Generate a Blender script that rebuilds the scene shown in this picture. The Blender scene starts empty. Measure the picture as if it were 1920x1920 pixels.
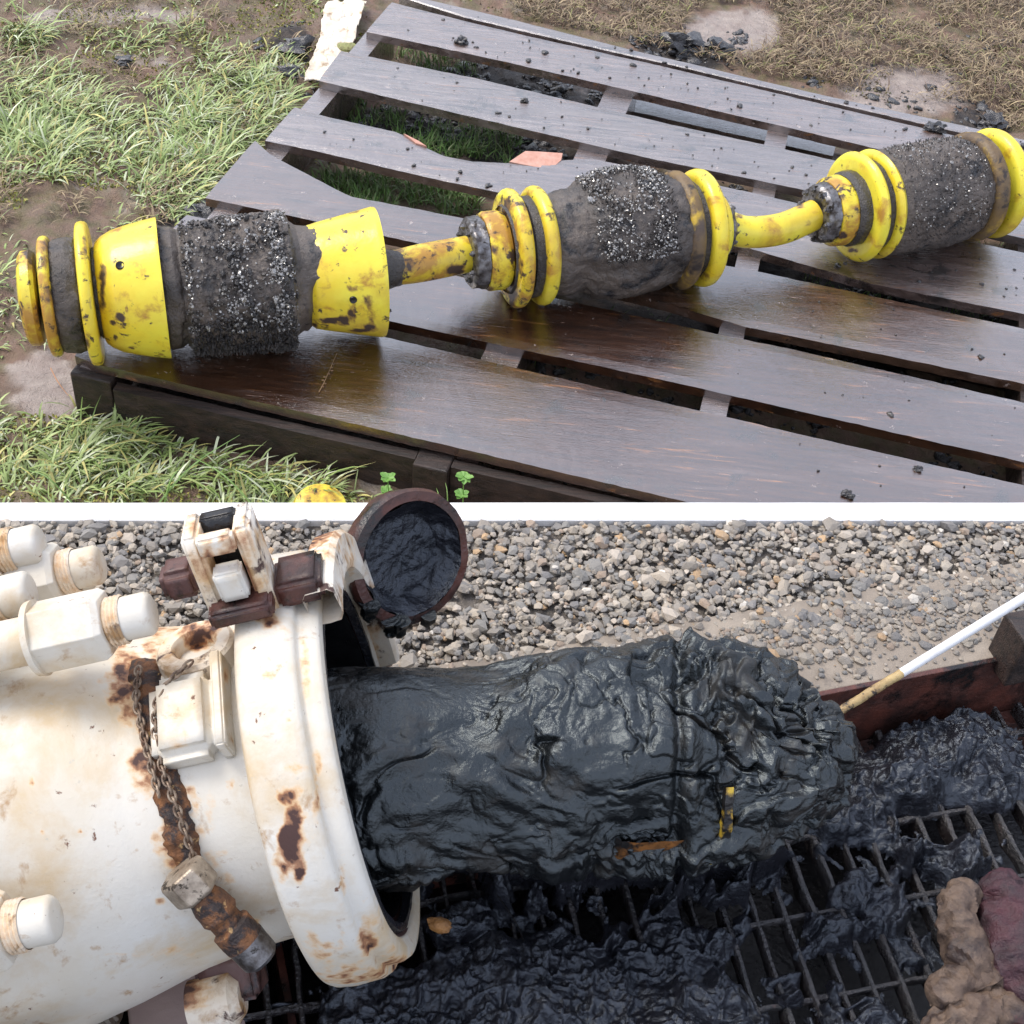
import bpy, math, random
import numpy as np
from math import pi, cos, sin, radians
from mathutils import Vector

# ---------------------------------------------------------------- camera, sky, sun, exposure
SC = bpy.context.scene
FPX = 2638.0
DEP, ROLL = radians(44.5), radians(6)
CAM = np.array([0, 0, 1.57])
FW = np.array([0, cos(DEP), -sin(DEP)]); _r0 = np.array([1., 0, 0]); _u0 = np.array([0, sin(DEP), cos(DEP)])
RT = cos(ROLL)*_r0 + sin(ROLL)*_u0
UP = -sin(ROLL)*_r0 + cos(ROLL)*_u0
from mathutils import Matrix
cd = bpy.data.cameras.new('camera'); co = bpy.data.objects.new('camera', cd); SC.collection.objects.link(co)
cd.sensor_width = 36; cd.lens = 36*FPX/1920; cd.clip_start = .02; cd.clip_end = 500
m = Matrix.Identity(4)
for i in range(3):
    m[i][0] = RT[i]; m[i][1] = UP[i]; m[i][2] = -FW[i]; m[i][3] = CAM[i]
co.matrix_world = m
SC.camera = co

SUN_EL, SUN_AZ = radians(56), radians(-68)      # azimuth from +Y towards +X
W = bpy.data.worlds.new('World'); SC.world = W; W.use_nodes = True
wn = W.node_tree; bg = wn.nodes['Background']; sky = wn.nodes.new('ShaderNodeTexSky')
sky.sky_type = 'NISHITA'; sky.sun_disc = False; sky.sun_elevation = SUN_EL; sky.sun_rotation = SUN_AZ
sky.air_density = 1.0; sky.dust_density = 4.0; sky.ozone_density = 1.0
# thin bright cloud broken by blue, all round the sky
_tc = wn.nodes.new('ShaderNodeTexCoord'); _n = wn.nodes.new('ShaderNodeTexNoise'); _n.inputs['Scale'].default_value = 2.2; _n.inputs['Detail'].default_value = 6; _n.inputs['Roughness'].default_value = .55
_r = wn.nodes.new('ShaderNodeValToRGB'); _r.color_ramp.elements[0].position = .36; _r.color_ramp.elements[1].position = .62
_m = wn.nodes.new('ShaderNodeMix'); _m.data_type = 'RGBA'; _m.inputs[7].default_value = (6.3, 6.6, 7.7, 1)
wn.links.new(_tc.outputs['Generated'], _n.inputs['Vector']); wn.links.new(_n.outputs['Fac'], _r.inputs[0]); wn.links.new(_r.outputs[0], _m.inputs[0])
wn.links.new(sky.outputs[0], _m.inputs[6]); wn.links.new(_m.outputs[2], bg.inputs[0]); bg.inputs[1].default_value = 0.15
sl = bpy.data.lights.new('sun', 'SUN'); sl.energy = 1.35; sl.angle = radians(24); sl.color = (1, .95, .87)
so = bpy.data.objects.new('sun', sl); SC.collection.objects.link(so)
sd = Vector((sin(SUN_AZ)*cos(SUN_EL), cos(SUN_AZ)*cos(SUN_EL), sin(SUN_EL)))
so.rotation_euler = sd.to_track_quat('Z', 'Y').to_euler(); so.location = (0, 0, 6)
SC.view_settings.view_transform = 'Standard'; SC.view_settings.look = 'None'
SC.view_settings.exposure = 0.72; SC.view_settings.gamma = 1

def P(x, y, z):
    d = FW + (x-960)/FPX*RT - (y-960)/FPX*UP
    return CAM + d*(z-CAM[2])/d[2]
def SCALE(p): return FPX/((np.asarray(p)-CAM) @ FW)      # pixels of the photograph per metre at p

ZG, ZD = -.43, -.29         # yard ground and pallet deck; the gravel terrace is z = 0
rng = np.random.default_rng(7)

# ---------------------------------------------------------------- noise
def _h(ix, iy, iz, seed):
    h = (ix.astype(np.int64)*374761393 + iy.astype(np.int64)*668265263 + iz.astype(np.int64)*2147483647 + seed*1274126177) & 0xffffffff
    h = ((h ^ (h >> 13))*1274126177) & 0xffffffff
    h = ((h ^ (h >> 16))*2246822519) & 0xffffffff
    return ((h ^ (h >> 15)) & 0xffff)/32767.5 - 1
def vn(p, s=1.0, seed=0):
    p = np.asarray(p, float)*s + 100.37
    i = np.floor(p); f = p-i; f = f*f*f*(f*(f*6-15)+10)
    x, y, z = i[..., 0], i[..., 1], i[..., 2]; r = 0
    for dx in (0, 1):
        for dy in (0, 1):
            for dz in (0, 1):
                w = (f[..., 0] if dx else 1-f[..., 0])*(f[..., 1] if dy else 1-f[..., 1])*(f[..., 2] if dz else 1-f[..., 2])
                r = r + w*_h(x+dx, y+dy, z+dz, seed)
    return r
def fbm(p, s=1.0, o=4, seed=0, g=.5):
    r = 0; a = 1; t = 0
    for k in range(o):
        r = r + a*vn(p, s*2.03**k, seed+k*17); t += a; a *= g
    return r/t
def warp(p, s, amt, seed=0):
    return np.asarray(p) + amt*np.stack([vn(p, s, seed+1), vn(p, s, seed+2), vn(p, s, seed+3)], -1)
def sstep(a, b, x):
    t = np.clip((x-a)/(b-a), 0, 1); return t*t*(3-2*t)

# ---------------------------------------------------------------- objects
def props(o, label=None, cat=None, group=None, kind=None, category=None):
    cat = cat or category
    if label: o['label'] = label
    if cat: o['category'] = cat
    if group: o['group'] = group
    if kind: o['kind'] = kind
    return o
def thing(name, loc, label, cat, group=None):
    o = bpy.data.objects.new(name, None); SC.collection.objects.link(o)
    o.location = [float(v) for v in loc]; o.empty_display_size = .1
    return props(o, label, cat, group)
def root_loc(o):
    l = Vector(o.location)
    while o.parent: o = o.parent; l = l+o.location
    return np.array(l)
def mk(name, V, F, mat, parent=None, smooth=True, attrs=None, colors=None, **kw):
    """V world vertices, F faces (list, or int array of tris/quads)"""
    V = np.asarray(V, float)
    if parent is not None: org = root_loc(parent)
    else:
        org = V.mean(0); org[2] = V[:, 2].min()
    me = bpy.data.meshes.new(name)
    if isinstance(F, np.ndarray):
        n, k = F.shape
        me.vertices.add(len(V)); me.vertices.foreach_set('co', (V-org).astype(np.float32).ravel())
        me.loops.add(n*k); me.loops.foreach_set('vertex_index', F.astype(np.int32).ravel())
        me.polygons.add(n); me.polygons.foreach_set('loop_start', np.arange(0, n*k, k, dtype=np.int32))
        me.update(calc_edges=True); me.validate()
    else:
        me.from_pydata((V-org).tolist(), [], [list(map(int, f)) for f in F]); me.update()
    me.polygons.foreach_set('use_smooth', np.full(len(me.polygons), smooth))
    if smooth and len(me.polygons) < 30000: me.set_sharp_from_angle(angle=radians(38))
    for k, a in (attrs or {}).items():
        at = me.attributes.new(k, 'FLOAT', 'POINT'); at.data.foreach_set('value', np.asarray(a, np.float32).ravel())
    if colors is not None:
        at = me.attributes.new('tint', 'FLOAT_COLOR', 'POINT')
        c = np.ones((len(V), 4), np.float32); c[:, :3] = colors; at.data.foreach_set('color', c.ravel())
    if mat: me.materials.append(mat)
    o = bpy.data.objects.new(name, me); SC.collection.objects.link(o)
    if parent is not None: o.parent = parent
    else: o.location = [float(v) for v in org]
    return props(o, **kw)

def frame(a, up=(0, 0, 1)):
    a = np.asarray(a, float); a = a/np.linalg.norm(a)
    e2 = np.asarray(up, float) - a*np.dot(up, a); e2 /= np.linalg.norm(e2)
    e1 = np.cross(a, e2)               # to the right of a when e2 is up
    return a, e1, e2
def grid_faces(n, mm, wrap=False):
    i = np.arange(n-1)[:, None]; j = np.arange(mm if wrap else mm-1)[None, :]
    j2 = (j+1) % mm
    return np.stack([i*mm+j+0*i, i*mm+j2+0*i, (i+1)*mm+j2, (i+1)*mm+j], -1).reshape(-1, 4)
def resample(prof, step):
    prof = np.asarray(prof, float); out = [prof[0]]
    for p, q in zip(prof[:-1], prof[1:]):
        n = max(1, int(np.hypot(*(q-p))/step))
        for k in range(1, n+1): out.append(p+(q-p)*k/n)
    return np.array(out)
def lathe(c, a, prof, seg=48, step=None, disp=None, t0=0, t1=2*pi):
    """prof rows (s along axis, r). disp(V, N, s, th) -> offset along N"""
    a, e1, e2 = frame(a); c = np.asarray(c, float)
    prof = resample(prof, step) if step else np.asarray(prof, float)
    wrap = abs(t1-t0-2*pi) < 1e-6
    th = np.linspace(t0, t1, seg+(0 if wrap else 1), endpoint=not wrap)
    s, r = prof[:, 0:1], prof[:, 1:2]
    rad = np.cos(th)[:, None]*e2 + np.sin(th)[:, None]*e1
    V = c + s[..., None]*a + r[..., None]*rad[None]
    if disp is not None:
        d = np.gradient(prof, axis=0); n = np.stack([-d[:, 1], d[:, 0]], -1); n /= np.maximum(1e-9, np.linalg.norm(n, axis=1))[:, None]
        N = n[:, 0][:, None, None]*a + n[:, 1][:, None, None]*rad[None]
        V = V + N*disp(V, N, s+0*th, th+0*s)[..., None]
    F = grid_faces(len(prof), len(th), wrap)
    return V.reshape(-1, 3), F
def tube(pts, rad, seg=16, sub=1, disp=None):
    pts = np.asarray(pts, float); rad = np.asarray(rad, float)*np.ones(len(pts))
    if sub > 1:
        t = np.linspace(0, len(pts)-1, (len(pts)-1)*sub+1); n = len(pts)
        def cr(A, t):
            i = np.clip(t.astype(int), 0, n-2); f = t-i
            g = lambda k: A[np.clip(i+k, 0, n-1)]
            if A.ndim > 1: f = f[:, None]
            p0, p1, p2, p3 = g(-1), g(0), g(1), g(2)
            return .5*((2*p1)+(-p0+p2)*f+(2*p0-5*p1+4*p2-p3)*f*f+(-p0+3*p1-3*p2+p3)*f**3)
        rad = cr(rad, t); pts = cr(pts, t)
    T = np.gradient(pts, axis=0); T /= np.linalg.norm(T, axis=1)[:, None]
    ref = np.array([0, 0, 1.]) if abs(T[0][2]) < .9 else np.array([1., 0, 0])
    E2 = ref - T*(T@ref)[:, None]; E2 /= np.linalg.norm(E2, axis=1)[:, None]
    E1 = np.cross(T, E2)
    th = np.arange(seg)*2*pi/seg
    R = np.cos(th)[None, :, None]*E2[:, None]+np.sin(th)[None, :, None]*E1[:, None]
    V = pts[:, None]+R*rad[:, None, None]
    if disp is not None: V = V+R*disp(V)[..., None]
    n = len(pts); F = grid_faces(n, seg, True).tolist()
    V = V.reshape(-1, 3)
    F.append(list(range(seg))[::-1]); F.append(list(range((n-1)*seg, n*seg)))
    return V, F
def box(c, ax, ay, az, sx, sy, sz):
    """box centred on c with half sizes along unit axes"""
    V = []
    for i in (-1, 1):
        for j in (-1, 1):
            for k in (-1, 1): V.append(np.asarray(c)+i*sx*np.asarray(ax)+j*sy*np.asarray(ay)+k*sz*np.asarray(az))
    return np.array(V), [[0, 1, 3, 2], [4, 6, 7, 5], [0, 4, 5, 1], [2, 3, 7, 6], [0, 2, 6, 4], [1, 5, 7, 3]]
def bevel(o, w=.002, seg=2):
    b = o.modifiers.new('bevel', 'BEVEL'); b.width = w; b.segments = seg; b.limit_method = 'ANGLE'; return o
def merge(parts):
    V = []; F = []; n = 0
    for v, f in parts:
        V.append(np.asarray(v)); F += [[int(i)+n for i in q] for q in (f.tolist() if isinstance(f, np.ndarray) else f)]; n += len(v)
    return np.concatenate(V), F
def stack(tv, tf, C, S, R=None, jit=0):
    """copy template (tv, tf) at centres C with per-copy 3x3 matrices S"""
    n, k = len(C), len(tv)
    V = np.einsum('nij,kj->nki', S, tv)+C[:, None]
    F = (tf[None]+(np.arange(n)*k)[:, None, None]).reshape(-1, tf.shape[1])
    return V.reshape(-1, 3), F
def rotmats(n, g):
    q = g.normal(size=(n, 4)); q /= np.linalg.norm(q, axis=1)[:, None]; w, x, y, z = q.T
    return np.stack([1-2*(y*y+z*z), 2*(x*y-z*w), 2*(x*z+y*w), 2*(x*y+z*w), 1-2*(x*x+z*z), 2*(y*z-x*w), 2*(x*z-y*w), 2*(y*z+x*w), 1-2*(x*x+y*y)], -1).reshape(n, 3, 3)
def ico(sub):
    import bmesh
    b = bmesh.new(); bmesh.ops.create_icosphere(b, subdivisions=sub, radius=1)
    v = np.array([x.co[:] for x in b.verts]); b.verts.index_update()
    f = np.array([[w.index for w in x.verts] for x in b.faces]); b.free(); return v, f
ICO1, ICO2, ICO3, ICO5 = ico(1), ico(2), ico(3), ico(5)

# ---------------------------------------------------------------- materials
def ramp(nt, src, stops, interp='LINEAR'):
    r = nt.nodes.new('ShaderNodeValToRGB'); r.color_ramp.interpolation = interp
    el = r.color_ramp.elements
    while len(el) < len(stops): el.new(.5)
    for e, (p, c) in zip(el, stops):
        e.position = p; e.color = (c, c, c, 1) if not hasattr(c, '__len__') else (*c, 1)
    nt.links.new(src, r.inputs[0]); return r.outputs[0]
def M(name, c1, c2=None, sc=8, rough=(.5, .5), map_=None, layers=(), bump=(), ior=1.5, coat=0, coat_r=.1, metal=0, attr=None, tint=False, det=6, rsc=None, trans=0):
    """base between c1 and c2 by noise; layers (colour, scale, lo, hi[, rough]) spots over it; bump (scale, height m)"""
    mt = bpy.data.materials.new(name); mt.use_nodes = True; nt = mt.node_tree; N = nt.nodes; Lk = nt.links.new
    b = N['Principled BSDF']; tc = N.new('ShaderNodeTexCoord').outputs['Object']
    if map_:
        mp = N.new('ShaderNodeMapping'); mp.inputs['Rotation'].default_value = (0, 0, map_[0]); mp.inputs['Scale'].default_value = map_[1]
        Lk(tc, mp.inputs[0]); tcm = mp.outputs[0]
    else: tcm = tc
    def noise(s, co=tc, d=det, ro=.6, dist=0):
        n = N.new('ShaderNodeTexNoise'); n.inputs['Scale'].default_value = s; n.inputs['Detail'].default_value = d
        n.inputs['Roughness'].default_value = ro; n.inputs['Distortion'].default_value = dist; Lk(co, n.inputs['Vector']); return n.outputs['Fac']
    def mix(f, a, bb, dt='RGBA', mode=None):
        x = N.new('ShaderNodeMix'); x.data_type = dt
        ia, ib, io = (6, 7, 2) if dt == 'RGBA' else (2, 3, 0)
        if mode: x.blend_type = mode
        for inp, v in ((0, f), (ia, a), (ib, bb)):
            if isinstance(v, bpy.types.NodeSocket): Lk(v, x.inputs[inp])
            elif dt == 'RGBA' and inp: x.inputs[inp].default_value = (*v, 1)
            else: x.inputs[inp].default_value = v
        return x.outputs[io]
    base = mix(ramp(nt, noise(sc, tcm), [(.35, 0.), (.65, 1.)]), c1, c2 or c1)
    if tint:
        a = N.new('ShaderNodeAttribute'); a.attribute_name = 'tint'
        base = mix(ramp(nt, noise(sc*3, tcm), [(.3, 0.), (.7, .35)]), a.outputs['Color'], base)
    rg = mix(ramp(nt, noise(rsc or sc*.7, tcm), [(.35, 0.), (.65, 1.)]), float(rough[0]), float(rough[1]), 'FLOAT')
    for ly in layers:
        f = ramp(nt, noise(ly[1], tcm if len(ly) > 5 else tc, 8, .65, .3), [(ly[2], 0.), (ly[3], 1.)])
        base = mix(f, base, ly[0])
        if len(ly) > 4 and ly[4] is not None: rg = mix(f, rg, float(ly[4]), 'FLOAT')
    for (an, stops, r2) in (attr or ()):
        a = N.new('ShaderNodeAttribute'); a.attribute_name = an
        nz = N.new('ShaderNodeMath'); nz.operation = 'MULTIPLY_ADD'; Lk(noise(90, tc, 5, .7), nz.inputs[0]); nz.inputs[1].default_value = .5; nz.inputs[2].default_value = -.25
        ad = N.new('ShaderNodeMath'); ad.operation = 'ADD'; Lk(a.outputs['Fac'], ad.inputs[0]); Lk(nz.outputs[0], ad.inputs[1])
        cl = ramp(nt, ad.outputs[0], [(p, c) for p, c, _ in stops]); al = ramp(nt, ad.outputs[0], [(p, w) for p, _, w in stops])
        base = mix(al, base, cl); rg = mix(al, rg, float(r2), 'FLOAT')
    Lk(base, b.inputs['Base Color']); Lk(rg, b.inputs['Roughness'])
    b.inputs['IOR'].default_value = ior; b.inputs['Metallic'].default_value = metal
    b.inputs['Coat Weight'].default_value = coat; b.inputs['Coat Roughness'].default_value = coat_r
    prev = None
    for (s, h, *mp_) in bump:
        bp = N.new('ShaderNodeBump'); bp.inputs['Strength'].default_value = 1; bp.inputs['Distance'].default_value = h
        Lk(noise(s, tcm if mp_ else tc), bp.inputs['Height'])
        if prev: Lk(prev, bp.inputs['Normal'])
        prev = bp.outputs[0]
    if prev:
        Lk(prev, b.inputs['Normal'])
        if coat: Lk(prev, b.inputs['Coat Normal'])
    if trans:
        b.inputs['Subsurface Weight'].default_value = 0
    return mt

GRAIN = (radians(10.7), (2.2, 26, 12))
def wood(name, c1, c2, pale, amt, ro, bmp, seed):
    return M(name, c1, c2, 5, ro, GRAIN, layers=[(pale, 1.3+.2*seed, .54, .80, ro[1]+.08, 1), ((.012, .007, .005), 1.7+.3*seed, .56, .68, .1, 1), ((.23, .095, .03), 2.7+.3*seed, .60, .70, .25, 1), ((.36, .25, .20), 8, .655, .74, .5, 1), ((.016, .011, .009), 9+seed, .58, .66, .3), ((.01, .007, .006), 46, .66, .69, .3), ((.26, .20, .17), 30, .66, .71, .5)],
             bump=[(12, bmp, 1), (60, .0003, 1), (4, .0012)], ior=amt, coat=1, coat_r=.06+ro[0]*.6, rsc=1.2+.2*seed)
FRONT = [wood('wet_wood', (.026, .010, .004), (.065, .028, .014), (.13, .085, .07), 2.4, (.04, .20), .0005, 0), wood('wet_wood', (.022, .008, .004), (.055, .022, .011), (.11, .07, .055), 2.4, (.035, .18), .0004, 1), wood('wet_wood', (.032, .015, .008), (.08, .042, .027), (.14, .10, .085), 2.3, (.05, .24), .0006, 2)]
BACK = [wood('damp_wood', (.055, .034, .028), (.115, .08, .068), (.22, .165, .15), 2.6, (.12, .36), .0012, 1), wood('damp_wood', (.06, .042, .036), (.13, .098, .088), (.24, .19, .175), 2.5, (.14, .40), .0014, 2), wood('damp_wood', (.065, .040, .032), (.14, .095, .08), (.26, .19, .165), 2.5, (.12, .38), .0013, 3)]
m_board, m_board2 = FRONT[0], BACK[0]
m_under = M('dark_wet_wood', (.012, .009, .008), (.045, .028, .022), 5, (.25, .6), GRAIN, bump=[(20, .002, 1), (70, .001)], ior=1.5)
m_edge = M('raw_pink_wood', (.45, .22, .16), (.55, .32, .25), 40, (.7, .8), bump=[(120, .002)])
YST = [(.30, (.30, .2, .03), 0.), (.45, (.26, .13, .03), .75), (.62, (.05, .028, .018), 1.)]
def yellow(name, lv, extra=()):
    return M(name, (.80, .72, .06), (.76, .54, .02), 8, (.28, .42), layers=[((.52, .37, .03), 5, .50, .72, .45), ((.42, .22, .03), 16, .60-lv, .72-lv, .5), ((.06, .035, .022), 34, .63-lv*.6, .68-lv*.5, .55), *extra],
             bump=[(60, .0008), (14, .0012)], ior=1.5, coat=.25, attr=[('stain', YST, .5)])
m_yel = yellow('yellow_urethane', .05)
m_yel2 = yellow('stained_yellow_urethane', .15)
m_yel3 = M('muddied_urethane', (.19, .12, .04), (.08, .055, .04), 12, (.4, .6), layers=[((.48, .32, .03), 9, .56, .66, .4), ((.03, .022, .018), 22, .54, .62, .5)], bump=[(70, .002), (200, .0006)])
m_mud = M('drying_oily_mud', (.040, .033, .029), (.125, .10, .082), 10, (.3, .62), layers=[((.012, .012, .014), 14, .54, .62, .25)], bump=[(160, .0035), (45, .004), (420, .001)], ior=1.5, coat=.25, coat_r=.3)
m_mudg = M('grit_mud', (.018, .017, .018), (.06, .052, .046), 18, (.2, .45), bump=[(220, .004), (70, .004)], ior=1.5, coat=.4, coat_r=.2)
m_bead = M('wire_tip', (.12, .12, .12), (.52, .50, .47), 300, (.15, .3), metal=.45)
m_steel = M('greased_steel', (.25, .25, .26), (.07, .06, .055), 60, (.25, .5), metal=.75, layers=[((.03, .025, .02), 50, .55, .62, .5)], bump=[(150, .001)])
m_soil = M('soil', (.05, .035, .025), (.2, .15, .11), 14, (.22, .75), tint=True, bump=[(60, .006), (18, .012), (240, .002)], ior=1.4, rsc=5)
m_grass = M('grass_blade', (.2, .28, .06), (.1, .2, .04), 20, (.4, .55), tint=True)
m_straw = M('straw', (.2, .16, .08), (.1, .07, .04), 30, (.5, .7), tint=True)
m_clod = M('tar_clod', (.008, .008, .010), (.03, .027, .026), 30, (.12, .4), bump=[(120, .004)], ior=1.55, coat=.5)
m_foam = M('white_sheet', (.66, .56, .42), (.80, .74, .64), 12, (.5, .7), layers=[((.36, .24, .13), 20, .56, .66, .7)], bump=[(40, .004)])
m_divider = M('divider_white', (.82, .82, .81), (.78, .78, .765), 10, (.75, .85), bump=[(300, .0008), (40, .001)])
m_gravel = M('gravel_stone', (.3, .28, .25), (.16, .15, .14), 60, (.55, .8), tint=True, bump=[(260, .0012)])
m_gbase = M('grit', (.10, .088, .075), (.2, .175, .15), 60, (.8, .9), bump=[(180, .006)])
m_ledge = M('dusty_concrete', (.21, .175, .14), (.30, .255, .205), 16, (.7, .85), layers=[((.34, .23, .11), 25, .66, .74, .8), ((.10, .085, .075), 18, .6, .7, .8)], bump=[(200, .001), (30, .003)])
RUST = [(.22, (.78, .62, .42), 0.), (.40, (.66, .40, .17), .6), (.55, (.34, .14, .05), .9), (.72, (.06, .026, .02), 1.)]
m_white = M('white_paint', (.68, .66, .60), (.60, .54, .43), 5, (.3, .45), layers=[((.56, .44, .28), 8, .49, .66, .55), ((.40, .26, .14), 24, .59, .70, .6), ((.16, .08, .05), 50, .665, .70, .7), ((.5, .46, .38), 90, .64, .70, .6)], bump=[(220, .0004), (30, .0008)], ior=1.5, attr=[('stain', RUST, .65)])
m_cream = M('stained_cream_paint', (.66, .54, .38), (.80, .76, .68), 10, (.35, .55), layers=[((.40, .24, .11), 18, .50, .64, .6), ((.07, .035, .028), 26, .56, .62, .6)], bump=[(160, .0008)], attr=[('stain', RUST, .65)])
m_rust = M('flaking_rust', (.22, .09, .03), (.07, .035, .022), 40, (.6, .8), layers=[((.025, .016, .015), 34, .48, .56, .5), ((.5, .32, .14), 60, .60, .66, .7)], bump=[(200, .003), (80, .003)])
m_rustd = M('oiled_rust', (.10, .032, .022), (.035, .016, .013), 20, (.3, .6), layers=[((.008, .007, .007), 14, .5, .62, .2)], bump=[(120, .0015), (30, .002)])
m_maroon = M('maroon_primer', (.075, .028, .025), (.12, .065, .055), 18, (.45, .6), layers=[((.02, .012, .012), 30, .55, .65, .25)], bump=[(90, .002)])
m_black = M('oil_black', (.004, .004, .005), (.010, .010, .011), 30, (.12, .3), bump=[(90, .002)], ior=1.5)
m_tar = M('fresh_tar', (.0035, .004, .0045), (.008, .009, .010), 9, (.16, .34), layers=[((.016, .012, .009), 14, .52, .62, .55)], bump=[(34, .004), (90, .0022), (220, .0008)], ior=1.68)
m_tar.node_tree.nodes['Principled BSDF'].inputs['Specular Tint'].default_value = (.84, .95, 1, 1)
m_tar2 = M('splattered_tar', (.007, .007, .010), (.016, .016, .021), 20, (.15, .36), bump=[(60, .004), (160, .002)], ior=1.65)
m_tar2.node_tree.nodes['Principled BSDF'].inputs['Specular Tint'].default_value = (.78, .88, 1, 1)
m_bar = M('tarred_steel', (.006, .006, .008), (.018, .013, .013), 26, (.14, .34), layers=[((.12, .05, .04), 18, .66, .74, .5)], bump=[(180, .005)], ior=1.8)
m_pink = M('faded_pink_paint', (.42, .32, .29), (.36, .27, .25), 12, (.6, .75), bump=[(80, .001)])
m_rodw = M('white_rod', (.72, .73, .74), (.6, .6, .6), 20, (.35, .5))
m_rods = M('stained_rod', (.46, .34, .15), (.16, .08, .035), 24, (.4, .6), layers=[((.02, .015, .012), 24, .50, .54, .4), ((.6, .56, .5), 30, .62, .66, .4)], bump=[(200, .001)])
m_glove = M('tan_leather', (.075, .048, .035), (.21, .145, .10), 13, (.6, .8), layers=[((.04, .026, .022), 14, .46, .60, .5), ((.10, .03, .035), 9, .56, .66, .5)], bump=[(120, .003), (40, .004)])
m_gloved = M('maroon_soaked_cloth', (.07, .02, .028), (.025, .016, .02), 22, (.4, .6), layers=[((.22, .04, .06), 40, .64, .7, .5)], bump=[(260, .003), (60, .003)])
m_leaf = M('weed_leaf', (.18, .34, .07), (.10, .24, .04), 30, (.45, .6))
m_paper = M('off_white_scrap', (.72, .68, .62), (.6, .55, .5), 30, (.6, .8))

# =================================================================== UPPER YARD: ground, pallet, pig
def dens_axis(lo, hi, c0, c1, step):
    a = list(np.arange(c0, c1+step/2, step)); s = step; x = c0
    left = []
    while x > lo: s *= 1.5; x -= s; left.append(max(x, lo))
    s = step; x = a[-1]; right = []
    while x < hi: s *= 1.5; x += s; right.append(min(x, hi))
    return np.array(left[::-1]+a+right)
def inpx(p):      # photograph pixel of world points (only used to lay out soil and plants where they grow)
    q = p-CAM; d = q@FW
    return 960+FPX*(q@RT)/d, 960-FPX*(q@UP)/d

MUDS = [(620, 640, 330, 60)]
def el(px, py, x, y, rx, ry): return np.clip(1-((px-x)/rx)**2-((py-y)/ry)**2, 0, 1)
def soil_colour(p, px, py):
    n = fbm(p, 9, 5, 3); n2 = fbm(p, 30, 3, 9)
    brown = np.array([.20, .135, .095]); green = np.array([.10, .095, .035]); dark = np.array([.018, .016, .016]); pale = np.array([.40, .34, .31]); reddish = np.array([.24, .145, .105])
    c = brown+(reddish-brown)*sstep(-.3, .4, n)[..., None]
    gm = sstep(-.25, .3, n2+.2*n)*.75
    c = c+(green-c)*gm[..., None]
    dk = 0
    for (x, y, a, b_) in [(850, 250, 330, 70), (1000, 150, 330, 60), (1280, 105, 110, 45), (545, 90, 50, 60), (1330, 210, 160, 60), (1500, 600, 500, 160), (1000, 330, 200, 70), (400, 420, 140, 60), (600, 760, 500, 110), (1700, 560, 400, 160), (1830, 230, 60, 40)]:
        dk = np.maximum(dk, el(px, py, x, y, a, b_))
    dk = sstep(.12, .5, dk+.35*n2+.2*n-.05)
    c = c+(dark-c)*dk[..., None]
    pl = 0
    for (x, y, a, b_) in [(1375, 60, 110, 50), (85, 730, 100, 85), (1700, 170, 160, 60), (200, 30, 200, 20)]:
        pl = np.maximum(pl, el(px, py, x, y, a, b_))
    pl = sstep(.15, .6, pl+.7*n+.4*n2)
    c = c+(pale-c)*pl[..., None]*.8
    return c*(1+.35*n2[..., None]), dk, pl
xs = dens_axis(-60, 60, -2.2, 2.4, .011); ys = dens_axis(.2, 90, 1.55, 4.6, .011)
GX, GY = np.meshgrid(xs, ys, indexing='ij'); g = np.stack([GX, GY, np.full_like(GX, ZG)], -1)
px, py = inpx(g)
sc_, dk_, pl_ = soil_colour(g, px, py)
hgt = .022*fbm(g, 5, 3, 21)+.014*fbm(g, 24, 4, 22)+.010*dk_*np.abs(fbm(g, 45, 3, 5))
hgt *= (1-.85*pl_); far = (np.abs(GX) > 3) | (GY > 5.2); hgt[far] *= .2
def ground_z(x, y):
    i = np.clip(np.searchsorted(xs, x)-1, 0, len(xs)-2); j = np.clip(np.searchsorted(ys, y)-1, 0, len(ys)-2)
    return ZG+hgt[i, j]
g[..., 2] = ZG+hgt
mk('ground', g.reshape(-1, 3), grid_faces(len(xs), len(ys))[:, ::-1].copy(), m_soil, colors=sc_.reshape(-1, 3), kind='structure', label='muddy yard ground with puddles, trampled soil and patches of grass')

# ---- pallet: every deck board outlined by its front and back edge
def poly(pts, n=70):
    pts = np.array(pts, float); x = np.linspace(pts[0, 0], pts[-1, 0], n); return np.stack([x, np.interp(x, pts[:, 0], pts[:, 1])], -1)
def deck_board(name, front, back, mat, parent, seed, lift=0., th=.022, warpz=.002, **kw):
    n = 110; mm = 9
    f = np.array([P(x, y, ZD+lift) for x, y in poly(front, n)]); b = np.array([P(x, y, ZD+lift) for x, y in poly(back, n)])
    w = np.linspace(0, 1, mm)[None, :, None]
    T = f[:, None]*(1-w)+b[:, None]*w
    rag = .0022*fbm(T*[1, 1, 0], 60, 3, seed)
    T[..., 1] += rag*((w[..., 0] == 0) | (w[..., 0] == 1))
    T[..., 2] += warpz*fbm(T, 2.2, 2, seed+5)+.0006*fbm(T*[1, 9, 1], 40, 3, seed)
    T[:, 0, 2] -= .0022; T[:, -1, 2] -= .0022      # worn edges
    B = T.copy(); B[..., 2] -= th
    # ring of rows round the section: top (mm) then bottom (mm reversed)
    S = np.concatenate([T, B[:, ::-1]], 1); k = S.shape[1]
    F = grid_faces(n, k, True).tolist(); F = [q[::-1] for q in F]
    F.append(list(range(k))); F.append(list(range((n-1)*k, n*k))[::-1])
    o = mk(name, S.reshape(-1, 3), F, mat, parent, smooth=False, **kw); return o
pallet = thing('wooden_pallet', P(140, 668, ZG), 'large wet dark wooden pallet with gaps between its boards, lying on muddy grass', 'pallet')
RX = 2010
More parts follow.
